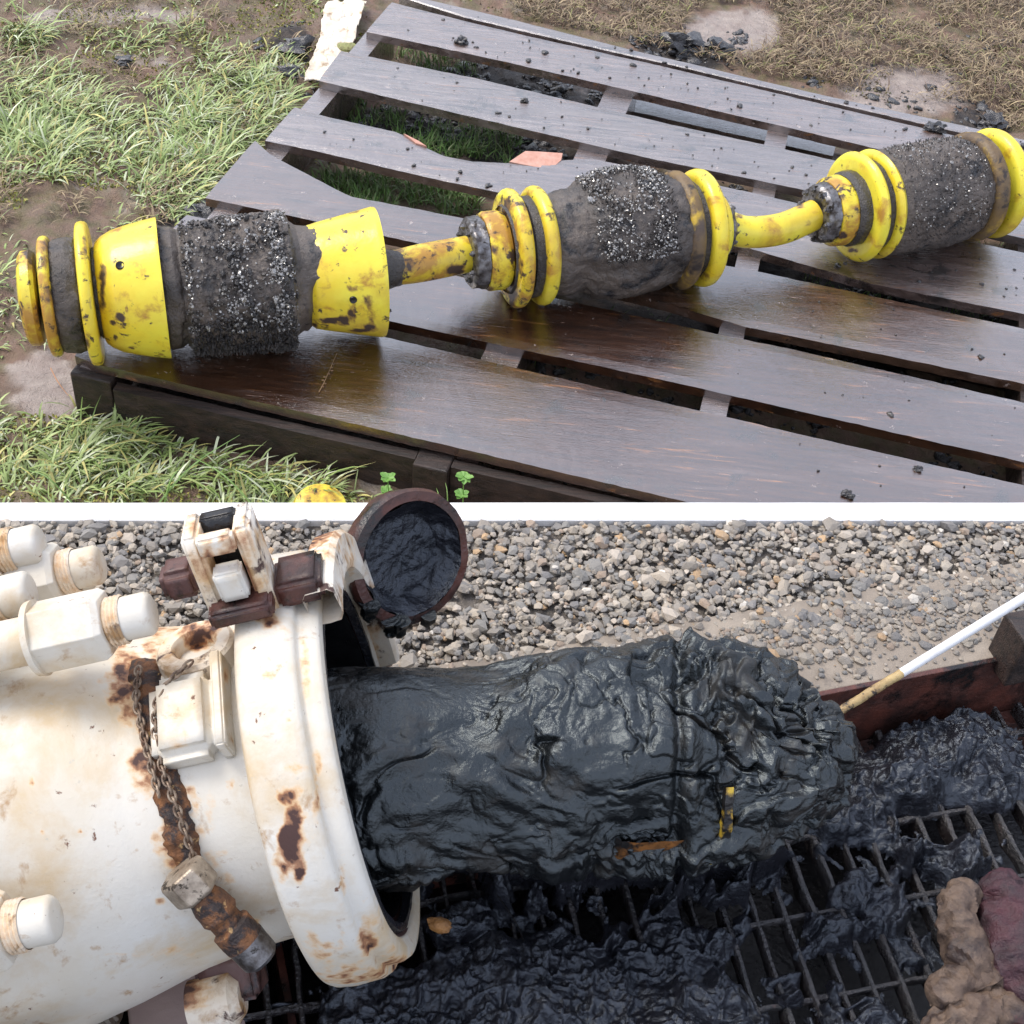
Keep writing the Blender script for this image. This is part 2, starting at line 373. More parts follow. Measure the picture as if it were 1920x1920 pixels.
def ext(p, q, x): return (x, q[1]+(q[1]-p[1])/(q[0]-p[0])*(x-q[0]))
def E2(pts): return pts+[ext(pts[-2], pts[-1], RX)]
boards = [
 (E2([(140, 666), (179, 682), (720, 807), (1293, 940)]), E2([(250, 520), (440, 566), (874, 667), (1300, 766), (1882, 900)]), m_board),
 (E2([(262, 494), (440, 535), (709, 596), (874, 632), (1300, 724), (1882, 857)]), E2([(350, 402), (440, 420), (900, 526), (1350, 627), (1483, 653), (1882, 745)]), m_board),
 (E2([(385, 369), (546, 403), (703, 437), (787, 456), (1250, 566), (1397, 610), (1882, 710)]), E2([(478, 262), (510, 290), (657, 367), (767, 388), (877, 410), (1337, 492), (1423, 507), (1882, 607)]), m_board),
 (E2([(497, 262), (600, 283), (777, 325), (950, 362), (1358, 450), (1633, 530), (1882, 580)]), E2([(553, 199), (600, 214), (747, 247), (787, 270), (830, 290), (887, 301), (965, 305), (1047, 300), (1110, 296), (1240, 324), (1412, 360), (1882, 465)]), m_board2),
 (E2([(598, 151), (883, 217), (1240, 300), (1502, 353), (1882, 437)]), E2([(640, 95), (887, 144), (1100, 194), (1240, 227), (1437, 271), (1882, 372)]), m_board2),
 (E2([(687, 59), (943, 113), (1240, 181), (1631, 274), (1882, 331)]), E2([(735, 4), (867, 37), (1000, 68), (1240, 122), (1500, 184), (1811, 258), (1882, 272)]), m_board2),
 (E2([(748, -8), (870, 32), (1002, 63), (1242, 117), (1502, 178), (1811, 250), (1882, 266)]), E2([(775, -8), (967, 37), (1200, 96), (1559, 181), (1811, 235), (1882, 252)]), m_board2),
]
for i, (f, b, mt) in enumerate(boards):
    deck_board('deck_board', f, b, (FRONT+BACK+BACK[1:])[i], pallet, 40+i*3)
# splintered pink bare wood where the fourth board has broken
def slab_px(name, pts, z, th, mat, parent, **kw):
    T = np.array([P(x, y, z) for x, y in pts]); B = T-[0, 0, th]; n = len(pts)
    F = [list(range(n))[::-1], list(range(n, 2*n))]+[[i, (i+1) % n, n+(i+1) % n, n+i] for i in range(n)]
    return mk(name, np.concatenate([T, B]), F, mat, parent, smooth=False, **kw)
slab_px('splintered_edge', [(955, 303), (985, 283), (1010, 284), (1055, 287), (1052, 300), (1035, 316), (1000, 312)], ZD-.0005, .016, m_edge, pallet, label='bare pink splintered break in a board')
slab_px('splintered_edge', [(757, 250), (785, 264), (800, 274), (780, 268)], ZD+.001, .01, m_edge, pallet)
# stringers run front to back under the boards
def beam(name, a, b, w, z1, z0, mat, parent, **kw):
    a = np.array(a, float); b = np.array(b, float); d = b-a; d[2] = 0; L = np.linalg.norm(d); d /= L; s = np.cross([0, 0, 1], d)
    n = 24; t = np.linspace(0, 1, n)
    R = []
    for tt in t:
        c = a+(b-a)*tt
        R.append([c+s*w[0]*[1, 1, 0]+[0, 0, z1], c-s*w[1]*[1, 1, 0]+[0, 0, z1], c-s*w[1]*[1, 1, 0]+[0, 0, z0], c+s*w[0]*[1, 1, 0]+[0, 0, z0]])
    R = np.array(R); R += .0015*np.stack([fbm(R, 30, 3, k) for k in (1, 2, 3)], -1)
    F = [q[::-1] for q in grid_faces(n, 4, True).tolist()]; F += [[3, 2, 1, 0][::-1], [(n-1)*4+i for i in range(4)][::-1]]
    return mk(name, R.reshape(-1, 3), F, mat, parent, smooth=False, **kw)
def gz(p): return np.array([p[0], p[1], 0.])
zt = ZD-.0225
def bpoint(x, y): return gz(P(x, y, zt))
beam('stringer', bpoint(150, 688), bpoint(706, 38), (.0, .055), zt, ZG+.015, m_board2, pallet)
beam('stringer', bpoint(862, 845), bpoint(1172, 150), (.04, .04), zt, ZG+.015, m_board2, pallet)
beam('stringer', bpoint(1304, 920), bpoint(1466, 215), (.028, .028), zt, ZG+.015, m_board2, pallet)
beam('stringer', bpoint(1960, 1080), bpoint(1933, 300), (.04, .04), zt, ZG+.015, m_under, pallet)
nv = lathe((0, 0, 0), (0, 0, 1), [(-.002, .0045), (.0006, .0045), (.0012, .003), (.0008, .0002)], 12)
m_nail = M('rusty_nail', (.05, .03, .02), (.14, .07, .04), 200, (.4, .6), metal=.6)
for bi, (f_, b_, _) in enumerate(boards[:6]):
    fa, ba = np.array(f_, float), np.array(b_, float)
    for (x0, y0, x1, y1) in ((172, 690, 690, 0), (862, 845, 1172, 150), (1304, 920, 1466, 215)):
        for w in (.22, .76):
            for it in range(1):
                yy = np.linspace(y1, y0, 400); xx = np.interp(yy, [y1, y0], [x1, x0])
                ty = np.interp(xx, fa[:, 0], fa[:, 1])*(1-w)+np.interp(xx, ba[:, 0], ba[:, 1])*w
                k = np.argmin(abs(ty-yy))
                if abs(ty[k]-yy[k]) > 3 or xx[k] < fa[0, 0]+8: continue
                p = P(xx[k]+rng.uniform(-5, 5), yy[k], ZD+.0015); mk('nail', nv[0]+p, nv[1], m_nail, pallet)
# edge-on planks closing the front between the blocks
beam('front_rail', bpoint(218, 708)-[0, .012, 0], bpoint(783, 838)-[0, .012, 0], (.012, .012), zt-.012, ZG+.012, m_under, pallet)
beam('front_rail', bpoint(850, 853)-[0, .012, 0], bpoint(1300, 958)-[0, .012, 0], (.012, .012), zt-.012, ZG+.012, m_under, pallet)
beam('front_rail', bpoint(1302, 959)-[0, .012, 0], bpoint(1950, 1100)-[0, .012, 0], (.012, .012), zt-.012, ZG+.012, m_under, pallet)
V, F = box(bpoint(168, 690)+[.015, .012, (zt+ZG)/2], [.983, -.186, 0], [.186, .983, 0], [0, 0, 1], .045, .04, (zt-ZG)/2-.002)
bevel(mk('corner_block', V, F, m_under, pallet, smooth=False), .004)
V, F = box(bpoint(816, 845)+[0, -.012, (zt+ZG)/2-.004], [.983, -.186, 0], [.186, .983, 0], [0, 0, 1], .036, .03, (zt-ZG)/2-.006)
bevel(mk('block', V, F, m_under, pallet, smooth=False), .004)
# bottom boards lying on the soil seen through the gaps
for (a, b, w) in [((1330, 700), (2000, 850), .045), ((1330, 600), (2000, 750), .035), ((1180, 215), (1560, 300), .04), ((1100, 372), (1420, 440), .04)]:
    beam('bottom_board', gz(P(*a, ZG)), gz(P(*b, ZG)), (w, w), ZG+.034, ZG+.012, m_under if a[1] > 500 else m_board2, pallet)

# ---- clods, crumbs
def blobs(C, R, seed, tmpl=ICO2, flat=.7, amp=.35):
    g2 = np.random.default_rng(seed); n = len(C); S = rotmats(n, g2)*np.asarray(R)[:, None, None]
    S = S*g2.uniform(.6, 1.25, (n, 1, 3)); S[:, 2] *= flat
    V, F = stack(*tmpl, np.asarray(C), S)
    k = len(tmpl[0]); rr = np.repeat(np.asarray(R), k)
    cen = np.repeat(np.asarray(C), k, 0)
    V = cen+(V-cen)*(1+amp*fbm(V/rr[:, None], 1.1, 2, seed))[:, None]
    return V, F
n = 430; cx = rng.uniform(560, 2000, n); cy = np.zeros(n); keep = []
pts = []
for i in range(n):
    bi = rng.choice([0, 0, 1, 2, 3, 3, 4, 4, 5, 5, 5, 6]); f, b, _ = boards[bi]
    w = rng.uniform(.08, .92); x = rng.uniform(max(f[0][0], b[0][0])+30, 1990)
    if bi == 0 and x < 1500: x = rng.uniform(1560, 1960); w = rng.uniform(.05, .3)
    fa, ba = np.array(f), np.array(b)
    y = np.interp(x, fa[:, 0], fa[:, 1])*(1-w)+np.interp(x, ba[:, 0], ba[:, 1])*w
    if bi in (0, 1, 2) and x < 1350: continue
    pts.append(P(x, y, ZD+.001))
pts = np.array(pts); rr = rng.lognormal(math.log(.0026), .6, len(pts)).clip(.001, .009)
V, F = blobs(pts, rr, 5, ICO2, .5, .8); mk('mud_crumbs', V, F, m_clod, kind='stuff', label='black crumbs of oily mud scattered over the pallet boards', category='mud')
def clod(x, y, z, r, seed, label, flat=.7):
    p = P(x, y, z); V, F = ICO3; g2 = np.random.default_rng(seed)
    V = V*[1, .8, flat*.8]*r*.85*(1+1.1*fbm(V, 1.9, 4, seed))[:, None]+p+[0, 0, r*.25]
    return mk('mud_clod', V, F, m_clod, label=label, category='clod', group='black clods of oily mud')
clod(560, 100, ZG, .06, 1, 'black clod on the grass left of the white sheet')
clod(545, 145, ZG, .045, 2, 'smaller black clod just below the one beside the white sheet')
clod(385, 405, ZG, .045, 3, 'black clod in the grass behind the cone cup')
clod(1285, 95, ZG, .07, 4, 'glossy black clod behind the pallet left of the puddle edge')
clod(1340, 100, ZG, .05, 5, 'smaller grey black clod at the front of the pale puddle')
clod(232, 118, ZG, .03, 6, 'small flat dark clod in the thin grass at upper left', .4)
clod(1752, 243, ZD, .028, 7, 'black clod standing on the rear board beside the right hand pig module')
clod(1590, 930, ZD, .013, 8, 'small black clod on the front board near the white divider')
clod(1720, 880, ZD, .01, 9, 'tiny black clod on the right end of the front board')
clod(728, 582, ZD, .006, 10, 'tiny round clod on the second board beside the right rim of the large cup')
clod(1858, 238, ZG, .05, 11, 'grey clod at the right edge behind the pallet')
clod(865, 80, ZD, .02, 12, 'little muddy lump on the edge of the rear board')
clod(982, 190, ZD, .012, 13, 'small dark lump on the fifth board')

# ---- grass, straw, weeds
def blades(C, L, Wd, head, bend, col, mat, name, seg=4, **kw):
    n = len(C); t = np.linspace(0, 1, seg+1)
    d = np.stack([np.cos(head), np.sin(head), 0*head], -1); s = np.stack([-np.sin(head), np.cos(head), 0*head], -1)
    ang = (pi/2)*(1-bend[:, None]*(.25+.95*t[None]))            # blade angle above ground along its length
    dx = np.cumsum(np.cos(ang), 1)/(seg+1); dz = np.cumsum(np.sin(ang), 1)/(seg+1)
    dx -= dx[:, :1]; dz -= dz[:, :1]
    mid = C[:, None]+(dx*L[:, None])[..., None]*d[:, None]; mid[..., 2] += np.maximum(dz*L[:, None], -.0)
    wd = Wd[:, None]*np.sin(np.clip(t*.82+.18, 0, 1)*pi)**.7
    A = mid+wd[..., None]*s[:, None]; B = mid-wd[..., None]*s[:, None]
    A[..., 2] += .15*wd; 
    V = np.stack([A, B], 2).reshape(-1, 3)
    k = 2*(seg+1); i = np.arange(seg)
    F0 = np.stack([2*i, 2*i+1, 2*i+3, 2*i+2], -1)
    F = (F0[None]+(np.arange(n)*k)[:, None, None]).reshape(-1, 4)
    return mk(name, V, F, mat, colors=np.repeat(col, k, 0), kind='stuff', **kw)
def sample(n, boxes, seed, thr=None):
    g2 = np.random.default_rng(seed); X = []; Y = []
    tot = sum(b[4] for b in boxes)
    for (x0, y0, x1, y1, w) in boxes:
        k = int(n*w/tot); X.append(g2.uniform(x0, x1, k)); Y.append(g2.uniform(y0, y1, k))
    X = np.concatenate(X); Y = np.concatenate(Y); C = np.array([P(x, y, ZG) for x, y in zip(X, Y)])
    return X, Y, C
def seeded_heads(C, seed, base, spread): return base+spread*1.6*fbm(C, 4.5, 2, seed)
X, Y, C = sample(52000, [(-160, -120, 700, 430, 10), (-160, 430, 240, 760, 1.3), (-160, 760, 830, 1010, 3.2)], 3)
nz = fbm(C, 5.5, 4, 77); pxl = 1
left_edge = np.interp(Y, [-120, 50, 145, 265, 370, 670], [770, 665, 590, 490, 385, 130])      # keeps blades outside the pallet
lush = np.maximum.reduce([el(X, Y, 420, 230, 190, 160), .8*el(X, Y, 90, 250, 190, 140), .8*el(X, Y, 380, 350, 150, 90), .9*el(X, Y, 50, 60, 60, 50), .9*el(X, Y, 230, 850, 330, 110), .7*el(X, Y, 500, 900, 260, 70), .5*el(X, Y, 300, 110, 200, 90)])
bare = np.maximum.reduce([el(X, Y, 90, 400, 120, 60), el(X, Y, 80, 720, 120, 85), .8*el(X, Y, 240, 130, 160, 40), .7*el(X, Y, 480, 60, 120, 40), el(X, Y, 160, 490, 150, 60), .9*el(X, Y, 620, 100, 60, 90)])
dn = lush+.45*nz+.12-1.1*bare
ok = ((Y > 700) | (X < left_edge-4)) & ((Y < 700) | (Y > np.interp(X, [100, 210, 710, 900], [730, 800, 945, 990]))) & (rng.uniform(0, 1.0, len(X)) < dn+.1)
X, Y, C, nz, lu = X[ok], Y[ok], C[ok], nz[ok], lush[ok]; C[:, 2] = ground_z(C[:, 0], C[:, 1])-.004
g2 = np.random.default_rng(11); n = len(C)
u = np.clip(g2.uniform(0, 1, n)*.8+.25*nz, 0, 1)[:, None]
col = np.array([.17, .25, .06])*(1-u)+np.array([.42, .49, .20])*u
yel_ = (g2.uniform(0, 1, n) < .2)[:, None]; col = np.where(yel_, np.array([.52, .46, .16])*g2.uniform(.6, 1.1, (n, 1)), col)
pale_ = (g2.uniform(0, 1, n) < .16)[:, None]; col = np.where(pale_, np.array([.58, .62, .42])*g2.uniform(.7, 1.1, (n, 1)), col)
col *= g2.uniform(.7, 1.25, (n, 1))
cl = fbm(C, 13, 3, 55); kp = (g2.uniform(-.55, .15, n) < cl+.25*lu); Ln = g2.lognormal(math.log(.055), .42, n)*(.6+.7*lu)*(1+1.1*cl); Ln = Ln.clip(.012, .17)
C, Ln, col = C[kp], Ln[kp], col[kp]; n = len(C)
blades(C, Ln, g2.uniform(.0009, .0031, n), seeded_heads(C, 5, .5, 2.2)+g2.normal(0, 1.1, n), g2.uniform(.55, 1.05, n)**.7, col, m_grass, 'grass', label='tufts of long trampled green grass round the pallet', category='grass')
# grass in the gaps of the pallet
X, Y, C = sample(9000, [(500, 280, 900, 410, 6), (740, 240, 980, 320, 1.2), (690, 60, 900, 150, 1.3), (640, 180, 760, 250, .4), (1500, 450, 1950, 620, 1), (950, 560, 1250, 700, .3)], 14)
nz = fbm(C, 9, 3, 8); ok = nz > -.05; C = C[ok]; C[:, 2] = ground_z(C[:, 0], C[:, 1]); n = len(C)
col = np.array([.10, .19, .045])*g2.uniform(.5, 1.7, (n, 1)); col = np.where((g2.uniform(0, 1, n) < .25)[:, None], np.array([.30, .33, .16])*g2.uniform(.5, 1, (n, 1)), col)
blades(C, g2.uniform(.02, .075, n), g2.uniform(.0008, .002, n), g2.uniform(0, 6.28, n), g2.uniform(.2, .9, n), col, m_grass, 'grass_under_pallet', label='short green grass growing up in the gaps of the pallet', category='grass')
# low yellow moss and leafy bits
X, Y, C = sample(60000, [(-160, -120, 660, 420, 8), (-160, 780, 760, 1000, 2.5), (620, -60, 2000, 240, 5)], 24)
nz = fbm(C, 7, 4, 88); bnd = np.interp(X, [600, 700, 967, 1200, 1559, 1811, 2000], [400, -10, 30, 88, 172, 226, 270])
ok = (((X < left_edge.min()) | (Y < bnd) | (X < np.interp(Y, [-120, 50, 145, 265, 370, 670], [760, 655, 580, 480, 375, 120])) | (Y > 790))) & (nz > .02) & ~((X > 1290) & (X < 1460) & (Y < 100))
ok &= ~((Y > 780) & (Y < np.interp(X, [100, 210, 710, 900], [730, 800, 945, 990])))
ok &= ~((Y < 400) & (Y > 20) & (X > np.interp(Y, [-120, 50, 145, 265, 370], [760, 655, 580, 480, 375])) & (Y > bnd))
C = C[ok]; n = len(C); C[:, 2] = ground_z(C[:, 0], C[:, 1])+.002
S = rotmats(n, g2)*g2.uniform(.0022, .0065, (n, 1, 1))
lf = (np.array([[-1, 0, 0], [0, -.55, .15], [1, 0, 0], [0, .55, .15]]), np.array([[0, 1, 2, 3]]))
V, F = stack(*lf, C, S); right = (inpx(C)[0] > 900)[:, None]
col = np.where(g2.uniform(0, 1, (n, 1)) < .5, np.array([.34, .30, .055]), np.array([.22, .23, .07])); col = np.where(right, np.where(g2.uniform(0, 1, (n, 1)) < .75, np.array([.13, .085, .06]), np.array([.24, .2, .07]))*g2.uniform(.4, 1.5, (n, 1)), col*g2.uniform(.5, 1.3, (n, 1)))
mk('moss', V, F, m_grass, smooth=False, colors=np.repeat(col, 4, 0), kind='stuff', label='low yellow green moss and small leaves on the soil', category='moss')
# straw behind the pallet on the right and withered bits on the left
X, Y, C = sample(34000, [(960, -60, 2050, 260, 10), (-160, -100, 620, 430, 3)], 34)
bnd = np.interp(X, [900, 967, 1200, 1559, 1811, 2050], [-20, 28, 86, 172, 226, 275])
nz = fbm(C, 6, 4, 98)
ok = ((X > 900) & (Y < bnd) & (nz > -.25)) & ~(el(X, Y, 1370, 55, 95, 52) > .05) | ((X < 620) & (X < np.interp(Y, [-120, 50, 145, 265, 370, 670], [760, 655, 580, 480, 375, 120])) & (nz > .1))
ok &= ~(el(X, Y, 1700, 160, 130, 45)*1.0 > .25+g2.uniform(0, .6, len(X)))
C = C[ok]; n = len(C); C[:, 2] = ground_z(C[:, 0], C[:, 1])+g2.uniform(.001, .012, n)
t_ = g2.uniform(0, 1, (n, 1)); t_ = t_**1.6; col = np.array([.13, .075, .05])*(1-t_)+np.array([.46, .36, .20])*t_; col = np.where(g2.uniform(0, 1, (n, 1)) < .07, np.array([.24, .25, .07]), col)
blades(C, g2.uniform(.02, .085, n), g2.uniform(.0008, .0022, n), g2.uniform(0, 6.28, n), g2.uniform(.85, 1.05, n), col*g2.uniform(.6, 1.1, (n, 1)), m_straw, 'straw', label='brown and yellow straw strewn over the mud behind the pallet', category='straw')
# dark rubble of mud under the gaps and behind
X, Y, C = sample(5200, [(640, 190, 1060, 310, 4), (850, 120, 1130, 200, 2), (1180, 190, 1440, 250, 1.3), (1180, 60, 1400, 130, 1.2), (480, 40, 600, 180, 1), (1300, 330, 1500, 480, 1), (860, 640, 1900, 900, 3), (1500, 540, 1900, 640, 1.5), (1500, 30, 1950, 250, 1.3)], 44)
nz = fbm(C, 10, 3, 18); C = C[nz > -.1]; C[:, 2] = ground_z(C[:, 0], C[:, 1]); rr = g2.lognormal(math.log(.0065), .5, len(C)).clip(.002, .022)
V, F = blobs(C, rr, 15, ICO2, .6, .9); mk('mud_lumps', V, F, m_clod, kind='stuff', label='black lumps of churned oily mud on the ground under and behind the pallet', category='mud')
# single plants
def weed(x, y, h, seed, label):
    b = P(x, y, ZG); b[2] = ZG; g3 = np.random.default_rng(seed)
    t = thing('weed', b, label, 'weed', 'leafy weeds at the front edge of the pallet')
    top = b+[.004, -.002, h]
    V, F = tube([b, b+(top-b)*.5+[.004, 0, 0], top], [.0016, .0014, .001], 6, 4); mk('stem', V, F, m_leaf, t)
    for q, zf in enumerate((.42, .68, .98)):
        cl = []; cc = b+(top-b)*zf
        for k in range(9):
            a = k*2*pi/9+g3.uniform(-.2, .2); L = .017*g3.uniform(.7, 1.1)*(1.1 if q == 2 else .9); w = .0065
            d = np.array([cos(a), sin(a), g3.uniform(-.1, .5)]); s = np.array([-sin(a), cos(a), 0])
            cl.append((np.array([cc, cc+d*L*.45+s*w, cc+d*L*.8+s*w*.7, cc+d*L+[0, 0, -.002], cc+d*L*.8-s*w*.7, cc+d*L*.45-s*w]), [[0, 1, 2, 3], [0, 3, 4, 5]]))
        V, F = merge(cl); mk('leaf_whorl', V, F, m_leaf, t, smooth=False)
weed(722, 975, .12, 1, 'leafy green weed standing in front of the brown front rail, left of the block')
weed(858, 1000, .16, 2, 'leafy green weed with two whorls in front of the black pallet block')
tu = []
for (x0, y0, x1, y1, h, w) in [(255, 1000, 450, 815, .12, .0022), (300, 985, 345, 870, .1, .002), (840, 1000, 835, 905, .1, .0012), (825, 1000, 818, 915, .07, .0012), (505, 985, 345, 850, .09, .002), (150, 960, 40, 880, .08, .002)]:
    a = P(x0, y0, ZG); b = P(x1, y1, ZG+h); m_ = (a+b)/2+[0, 0, .035]
    V, F = tube([a, m_, b], [w, w*.9, .0003], 4, 8); tu.append((V, F))
V, F = merge(tu); mk('long_grass_blades', V, F, M('long_blade', (.28, .42, .14), (.16, .30, .06), 20, (.4, .5)), smooth=False, kind='stuff', label='long single blades of grass rising in front of the pallet', category='grass')
V, F = tube([P(95, 690, ZG+.03), P(108, 715, ZG+.02), P(128, 742, ZG+.008)], [.0012, .0012, .0006], 6, 4)
mk('twig', V, F, M('orange_twig', (.45, .22, .1), None, 10), label='thin orange twig curving over the pale mud below the left pig end', category='twig')
tw = [tube([P(598, 735, ZD+.004), P(610, 712, ZD+.008), P(632, 662, ZD+.006)], [.0012, .001, .0004], 5, 3)]
for k in range(7):
    c = P(603+k*3.2+rng.uniform(-4, 4), 725-k*6, ZD+.005); tw.append((ICO1[0]*[.004, .0016, .002]+c, ICO1[1]))
V, F = merge(tw); mk('dry_sprig', V, F, M('husk', (.32, .2, .09), (.2, .11, .05), 60), label='dry brown seed sprig lying on the front board', category='sprig')
# crumpled white sheet left of the pallet, behind
n = 60; uu, vv = np.meshgrid(np.linspace(0, 1, n), np.linspace(0, 1, n), indexing='ij')
def quadpx(p00, p10, p11, p01, z):
    a, b, c, d = [P(*q, z) for q in (p00, p10, p11, p01)]
    U = uu[..., None]; Vv = vv[..., None]
    return a*(1-U)*(1-Vv)+b*U*(1-Vv)+c*U*Vv+d*(1-U)*Vv
G = quadpx((575, 165), (640, 150), (690, 10), (612, 12), ZG+.02)
G[..., 2] += .03*np.abs(fbm(G, 14, 4, 3))+.01; G[..., 0] += .022*fbm(G, 16, 3, 4)*(1-4*(uu-.5)**2+.6); G[..., 1] += .02*fbm(G, 16, 3, 6)
o = mk('white_sheet', G.reshape(-1, 3), grid_faces(n, n), m_foam, label='crumpled cream white sheet lying on the ground left of the pallet corner', category='sheet')
sm = o.modifiers.new('thick', 'SOLIDIFY'); sm.thickness = .004
V, F = ICO3; c = P(652, 88, ZG+.07); V = V*[.03, .025, .008]*(1+.3*fbm(V, 2, 3, 4))[:, None]+c
mk('moss_tuft', V, F, M('moss_tuft', (.3, .32, .1), (.16, .14, .05), 60, bump=[(120, .006)]), label='small tuft of yellow moss on the white sheet', category='moss tuft')
G = quadpx((1030, 388), (1085, 380), (1088, 366), (1036, 372), ZD+.018); G[..., 2] += .004*fbm(G, 30, 2, 4)
o = mk('paper_scrap', G.reshape(-1, 3), grid_faces(n, n), m_paper, label='off white scrap behind the middle pig module', category='scrap'); sm = o.modifiers.new('thick', 'SOLIDIFY'); sm.thickness = .002

# ---- the three-module pig lying on the pallet
pig = thing('pipeline_pig', P(430, 600, ZD), 'long yellow and black three module pipeline pig caked in oily mud, lying across the pallet', 'pipeline pig')
class Axis:
    def __init__(s, p0, p1, z):
        s.a, s.b = P(*p0, z), P(*p1, z); d = s.b-s.a; s.L = np.linalg.norm(d); s.d = d/s.L
        t = np.linspace(-.3, 1.3, 400); q = s.a+t[:, None]*(s.b-s.a); s.t = t*s.L; s.px = inpx(q)[0]
    def s_at(s, x): return float(np.interp(x, s.px, s.t))
    def r_at(s, x, rp): return rp/SCALE(s.a+s.d*s.s_at(x))
    def prof(s, rows): return [(s.s_at(x), max(.0005, s.r_at(x, r))) for x, r in rows]
def stains(V, spots, seed=0, nz=.4):
    """stain strength per vertex; spots are (x, y, radius in photo px, strength)"""
    px_, py_ = inpx(V); n = fbm(V, 45, 4, seed); out = np.zeros(len(V))
    for (x, y, rx, ry, st) in spots:
        d = np.sqrt(((px_-x)/rx)**2+((py_-y)/ry)**2)
        out = np.maximum(out, st*np.clip(1.25-d+nz*n*1.5, 0, 1))
    return out*(.78+.45*fbm(V, 130, 3, seed+3)+.25*fbm(V, 38, 2, seed+8))
def ring_part(ax, name, rows, mat, spots=(), seg=120, step=.004, parent=pig, disp=None, **kw):
    V, F = lathe(ax.a, ax.d, ax.prof(rows), seg, step, disp)
    return mk(name, V, F, mat, parent, attrs={'stain': stains(V, spots, len(rows))}, **kw)
def rdisc(x0, x1, r, ri, b=5):       # rounded rim disc profile in px
    return [(x0, ri), (x0, r-b*1.6), (x0+b*.35, r-b*.6), (x0+b, r), ((x0+x1)/2, r+1.5), (x1-b, r), (x1-b*.35, r-b*.6), (x1, r-b*1.6), (x1, ri)]
def mudd(amp, sc, seed, crease=0):
    def f(V, N, s, th):
        h = amp*fbm(V, sc, 5, seed)+amp*.5*np.abs(fbm(V, sc*3.2, 3, seed+4))
        if crease:
            w = warp(V, sc*.8, .012, seed); h -= crease*np.exp(-(fbm(w, sc*.9, 3, seed+9)/.07)**2)
        return h
    return f
A1 = Axis((50, 560), (705, 511), ZD+.145)
A2 = Axis((890, 474), (1350, 424), ZD+.130)
A3 = Axis((1540, 400), (1900, 337), ZD+.128)
# left module
ring_part(A1, 'nose_disc', [(40, 1), (40, 60), (44, 80), (50, 88), (66, 90), (74, 84), (76, 50)], m_yel2, [(60, 470, 40, 50, 1), (75, 590, 14, 40, .8)])
ring_part(A1, 'guide_disc', rdisc(84, 106, 112, 40), m_yel2, [(90, 560, 12, 30, .7), (86, 470, 14, 50, .7)])
ring_part(A1, 'mud_coat', [(104, 60), (104, 98), (112, 104), (135, 106), (150, 104), (156, 98), (156, 60)], m_mud, disp=mudd(.006, 26, 5), step=.003, seg=180, label='mud packed between two discs')
ring_part(A1, 'guide_disc', rdisc(156, 180, 133, 60), m_yel, [(160, 640, 12, 40, .7), (158, 480, 8, 60, .6), (170, 570, 12, 24, .55)])
ring_part(A1, 'disc_spacer', [(178, 78), (184, 84), (200, 84), (212, 70)], m_mudg, disp=mudd(.008, 40, 6), step=.003, seg=160)
ring_part(A1, 'cone_cup', [(186, 30), (186, 84), (190, 94), (200, 103), (220, 113), (250, 121), (280, 127), (303, 131), (307, 131), (307, 126), (280, 120), (250, 112)], m_yel,
          [(225, 595, 16, 12, 1), (238, 580, 7, 14, 1), (212, 604, 10, 8, 1), (250, 650, 14, 6, .9), (216, 632, 7, 8, .8), (192, 545, 10, 60, .9), (196, 650, 16, 12, .5), (300, 665, 14, 8, .6)], label='bright yellow cone shaped cup', disp=lambda V, N, s, th: .0006*fbm(V, 12, 2, 1))
def hole(ax, x, y, r, parent=pig, name='vent_hole', mat=m_black, rr=None):
    # small dark plug seated in the skin where the photo shows a hole
    best = None
    for k in range(360):
        th = k*pi/180; 
    return None
def on_axis(ax, x, th, rp):
    a, e1, e2 = frame(ax.d); return ax.a+a*ax.s_at(x)+ax.r_at(x, rp)*(cos(th)*e2+sin(th)*e1), cos(th)*e2+sin(th)*e1
def th_for(ax, x, rp, y):       # angle on the camera's side at which the skin shows at height y
    best = min(((abs(inpx(on_axis(ax, x, radians(t), rp)[0])[1]-y), radians(t)) for t in range(-20, 200, 1)), key=lambda q: q[0]); return best[1]
def pock(ax, x, y, rp, r, name='vent_hole', mat=m_black):
    th = th_for(ax, x, rp, y); p, nrm = on_axis(ax, x, th, rp)
    V, F = lathe(p-nrm*.004, nrm, [(0, .0005), (.0045, .0005), (.0048, r*.7), (.0062, r), (.005, r*1.15), (.001, r*1.2)], 20)
    mk(name, V, F, mat, pig)
pock(A1, 235, 498, 117, .0075)
mudprof = [(304, 110), (312, 113), (330, 113), (342, 106), (352, 118), (372, 121), (400, 121), (440, 122), (480, 123), (520, 124), (540, 122), (548, 106), (560, 98), (585, 97), (605, 98), (622, 101), (628, 104), (630, 90)]
def body_disp(V, N, s, th):
    px_, py_ = inpx(V); band = sstep(345, 360, px_)*(1-sstep(530, 548, px_))
    low = sstep(560, 640, py_)
    h = .006*fbm(V, 22, 4, 3)+.005*fbm(V, 9, 3, 4)
    h = h+band*(.010*np.abs(fbm(V, 55, 4, 8))+.006*low*np.abs(fbm(V*[3, 3, .5], 26, 3, 9))-.003)
    h = h-.010*np.exp(-((px_-348)/6)**2)*(.5+fbm(V, 40, 2, 7))
    h = h+.010*np.exp(-((px_-520)/16)**2)*(1-sstep(480, 560, py_))*np.abs(fbm(V, 50, 3, 2))
    cut = sstep(575, 600, px_)*sstep(520, 560, py_)       # the mud ends earlier low down, baring the cup
    return h-.02*cut
ring_part(A1, 'mud_coat', mudprof, m_mud, disp=body_disp, step=.0016, seg=420, label='thick grey brown mud with wire brush tips showing')
